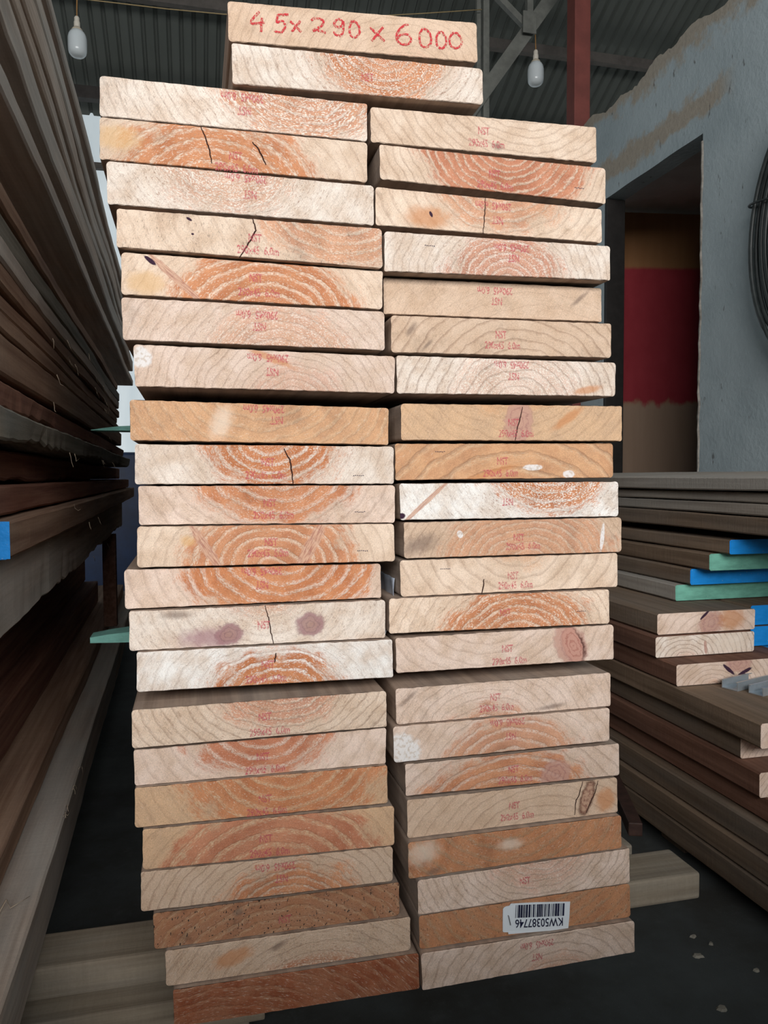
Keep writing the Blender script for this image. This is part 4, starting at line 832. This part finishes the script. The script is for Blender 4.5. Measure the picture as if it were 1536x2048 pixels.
struct(link('wall_left', box_mesh('wall_left', -5.7, -5.6, -3.4, 6.2, 0, 4.2), [msh])); struct(link('wall_far_right', box_mesh('wall_far_right', 8.0, 8.1, -3.4, 6.2, 0, 4.2), [msh]))
# white boundary wall outside the open back of the shed
m, t, b = new_mat('white_boundary_wall', .9); P = t.obj(); q = t.noise(t.v('MULTIPLY', P, (7, 1, 1.2)), 1., 3)
t.put(b.inputs['Base Color'], t.mix(q, (.50, .58, .62), (.70, .76, .78)))
struct(link('wall_outside', box_mesh('wall_outside', -9, 9, 8.6, 8.75, -.02, 4.6+ZF), [m]))
# blue wrapped pack far behind the rough pile
o = link('wrapped_pack', box_mesh('wrapped_pack', -1.35, -.26, 4.4, 6.0, .0, .165+ZF, .02), [plain('blue_wrap', (.006, .035, .12), .4, .3, 5, .5)])
tag(o, 'dark blue wrapped timber pack far behind the gap between rough pile and stack', 'pack')

# steel post with knee brace and web members
tr = thing('roof_truss', 'grey green steel post with slanting brace and web bars under the roof', 'truss', (1.634, 3.3, 0))
def member(name, a, b, wd, th, y=0.):
    a, b = Vector((a[0], 3.3+y, a[1]+ZF)), Vector((b[0], 3.3+y, b[1]+ZF)); d = b-a; L = d.length
    bm = bmesh.new()                                  # an angle iron: two legs
    def bx(x0, x1, y0, y1):
        r = bmesh.ops.create_cube(bm, size=1.)
        for v in r['verts']: v.co = ((x0+x1)/2+v.co.x*(x1-x0), (y0+y1)/2+v.co.y*(y1-y0), L/2+v.co.z*L)
    bx(-wd/2, wd/2, -th, 0); bx(-wd/2, -wd/2+th, 0.0002, wd*.8)
    me = bpy.data.meshes.new(name); bm.to_mesh(me); bm.free()
    o = link(name, me, [mst], tr); o.matrix_parent_inverse = Matrix.Translation(-tr.location)
    o.matrix_basis = Matrix.Translation(a) @ Matrix.Rotation(math.atan2(d.x, d.z), 4, 'Y'); return o
member('post', (1.634, -.764), (1.634, 4.50), .035, .006); member('post', (1.597, -.764), (1.597, 4.50), .024, .006, .02)
member('brace', (1.47, 1.95), (2.62, 3.56), .075, .008, -.012)
member('web_bar', (1.86, 2.555), (1.56, 2.80), .035, .005, -.024); member('web_bar', (1.885, 2.54), (1.885, 4.3), .035, .005, -.034); member('web_bar', (2.42, 3.3), (1.64, 3.95), .04, .005, -.04)
tr.children[0]; gp = link('gusset_plate', box_mesh('gusset_plate', 1.835-1.634, 1.915-1.634, -.055, -.046, 2.49+ZF, 2.61+ZF, .002), [mst], tr)

# lamps on cords
mbulb, t, b = new_mat('milky_bulb_glass', .22, .5); b.inputs['Base Color'].default_value = (.72, .78, .80, 1); b.inputs['Transmission Weight'].default_value = .25
mcap = plain('bulb_collar', (.52, .46, .36), .5, .15, 40); msock = plain('white_lamp_holder', (.62, .58, .50), .5, .12, 40)
mcord = plain('orange_brown_cord', (.36, .19, .065), .6, .1, 60)
def lamp(label, x, y, zc, cord_top, sway):
    e = thing('pendant_lamp', label, 'lamp', (x, y, zc+ZF), 0, 'bare lamps hanging from the roof')
    link('bulb', lathe_mesh('bulb', [(.004, -.072), (.020, -.0705), (.033, -.064), (.042, -.053), (.046, -.038), (.047, -.005), (.0465, .020), (.043, .038), (.036, .051), (.028, .059), (.024, .062)]), [mbulb], e)
    link('collar', lathe_mesh('collar', [(.024, .0625), (.029, .0575), (.026, .066), (.020, .073), (.015, .076)], 20), [mcap], e)
    link('socket', lathe_mesh('socket', [(.013, .0765), (.0155, .079), (.0155, .102), (.013, .108), (.013, .124), (.009, .131), (.004, .133)], 18), [msock], e)
    L = cord_top-zc; link('cord', tube_mesh('cord', [(0, 0, .130), (sway*.4, 0, .13+(L-.13)*.35), (sway, 0, .13+(L-.13)*.7), (sway*.8, 0, L)], .0032, 6), [mcord], e); return e
lamp('bare lamp on a cord above the tall rough pile', -.545, 3.42, 2.222, 2.52, .004)
lamp('bare lamp on a cord between the slanting brace and the red column', 1.965, 3.36, 2.335, 2.655, -.006)
wp = [(-2.6, 2.60), (-1.5, 2.41), (-.83, 2.372), (-.537, 2.364), (-.1, 2.372), (.183, 2.384), (.718, 2.432), (1.27, 2.535), (1.60, 2.600)]
o = link('wire', tube_mesh('wire', [(x, 3.28, z+ZF) for x, z in wp], .0028, 6), [plain('tan_wire', (.32, .24, .12), .6, .1, 60)])
tag(o, 'thin tan wire sagging across the shed to the steel post', 'wire')
# coil of black hose hanging on the plastered wall
hc = thing('hose_coil', 'coil of black ribbed hose hanging on the plastered wall', 'hose', (1.955, 1.165, .80+ZF))
mh = plain('black_hose', (.022, .028, .028), .5, .25, 30, .5); rnd = random.Random(9)
for k in range(7):
    ry, rz_ = .325-.016*k, .46-.02*k; dx = rnd.uniform(-.004, .004)-.030+.010*(k % 3)
    pts = [(dx+.004*math.sin(3*a+k), ry*math.cos(a)*(1+.015*math.sin(2*a+k)), rz_*math.sin(a)) for a in [2*math.pi*i/56 for i in range(57)]]
    link('hose_loop', tube_mesh('hose_loop', pts, .0085, 8, False), [mh], hc)
link('tie', tube_mesh('tie', [(.002+.032*math.cos(a)-.024, .268+.07*math.sin(a), .14+.006*math.sin(a)) for a in [2*math.pi*i/20 for i in range(21)]], .004, 6, False), [mh], hc)
o = link('wall_hook', tube_mesh('wall_hook', [(.042, 0, .435), (-.01, 0, .430), (-.045, 0, .432), (-.052, 0, .45)], .006, 8), [mst], hc)
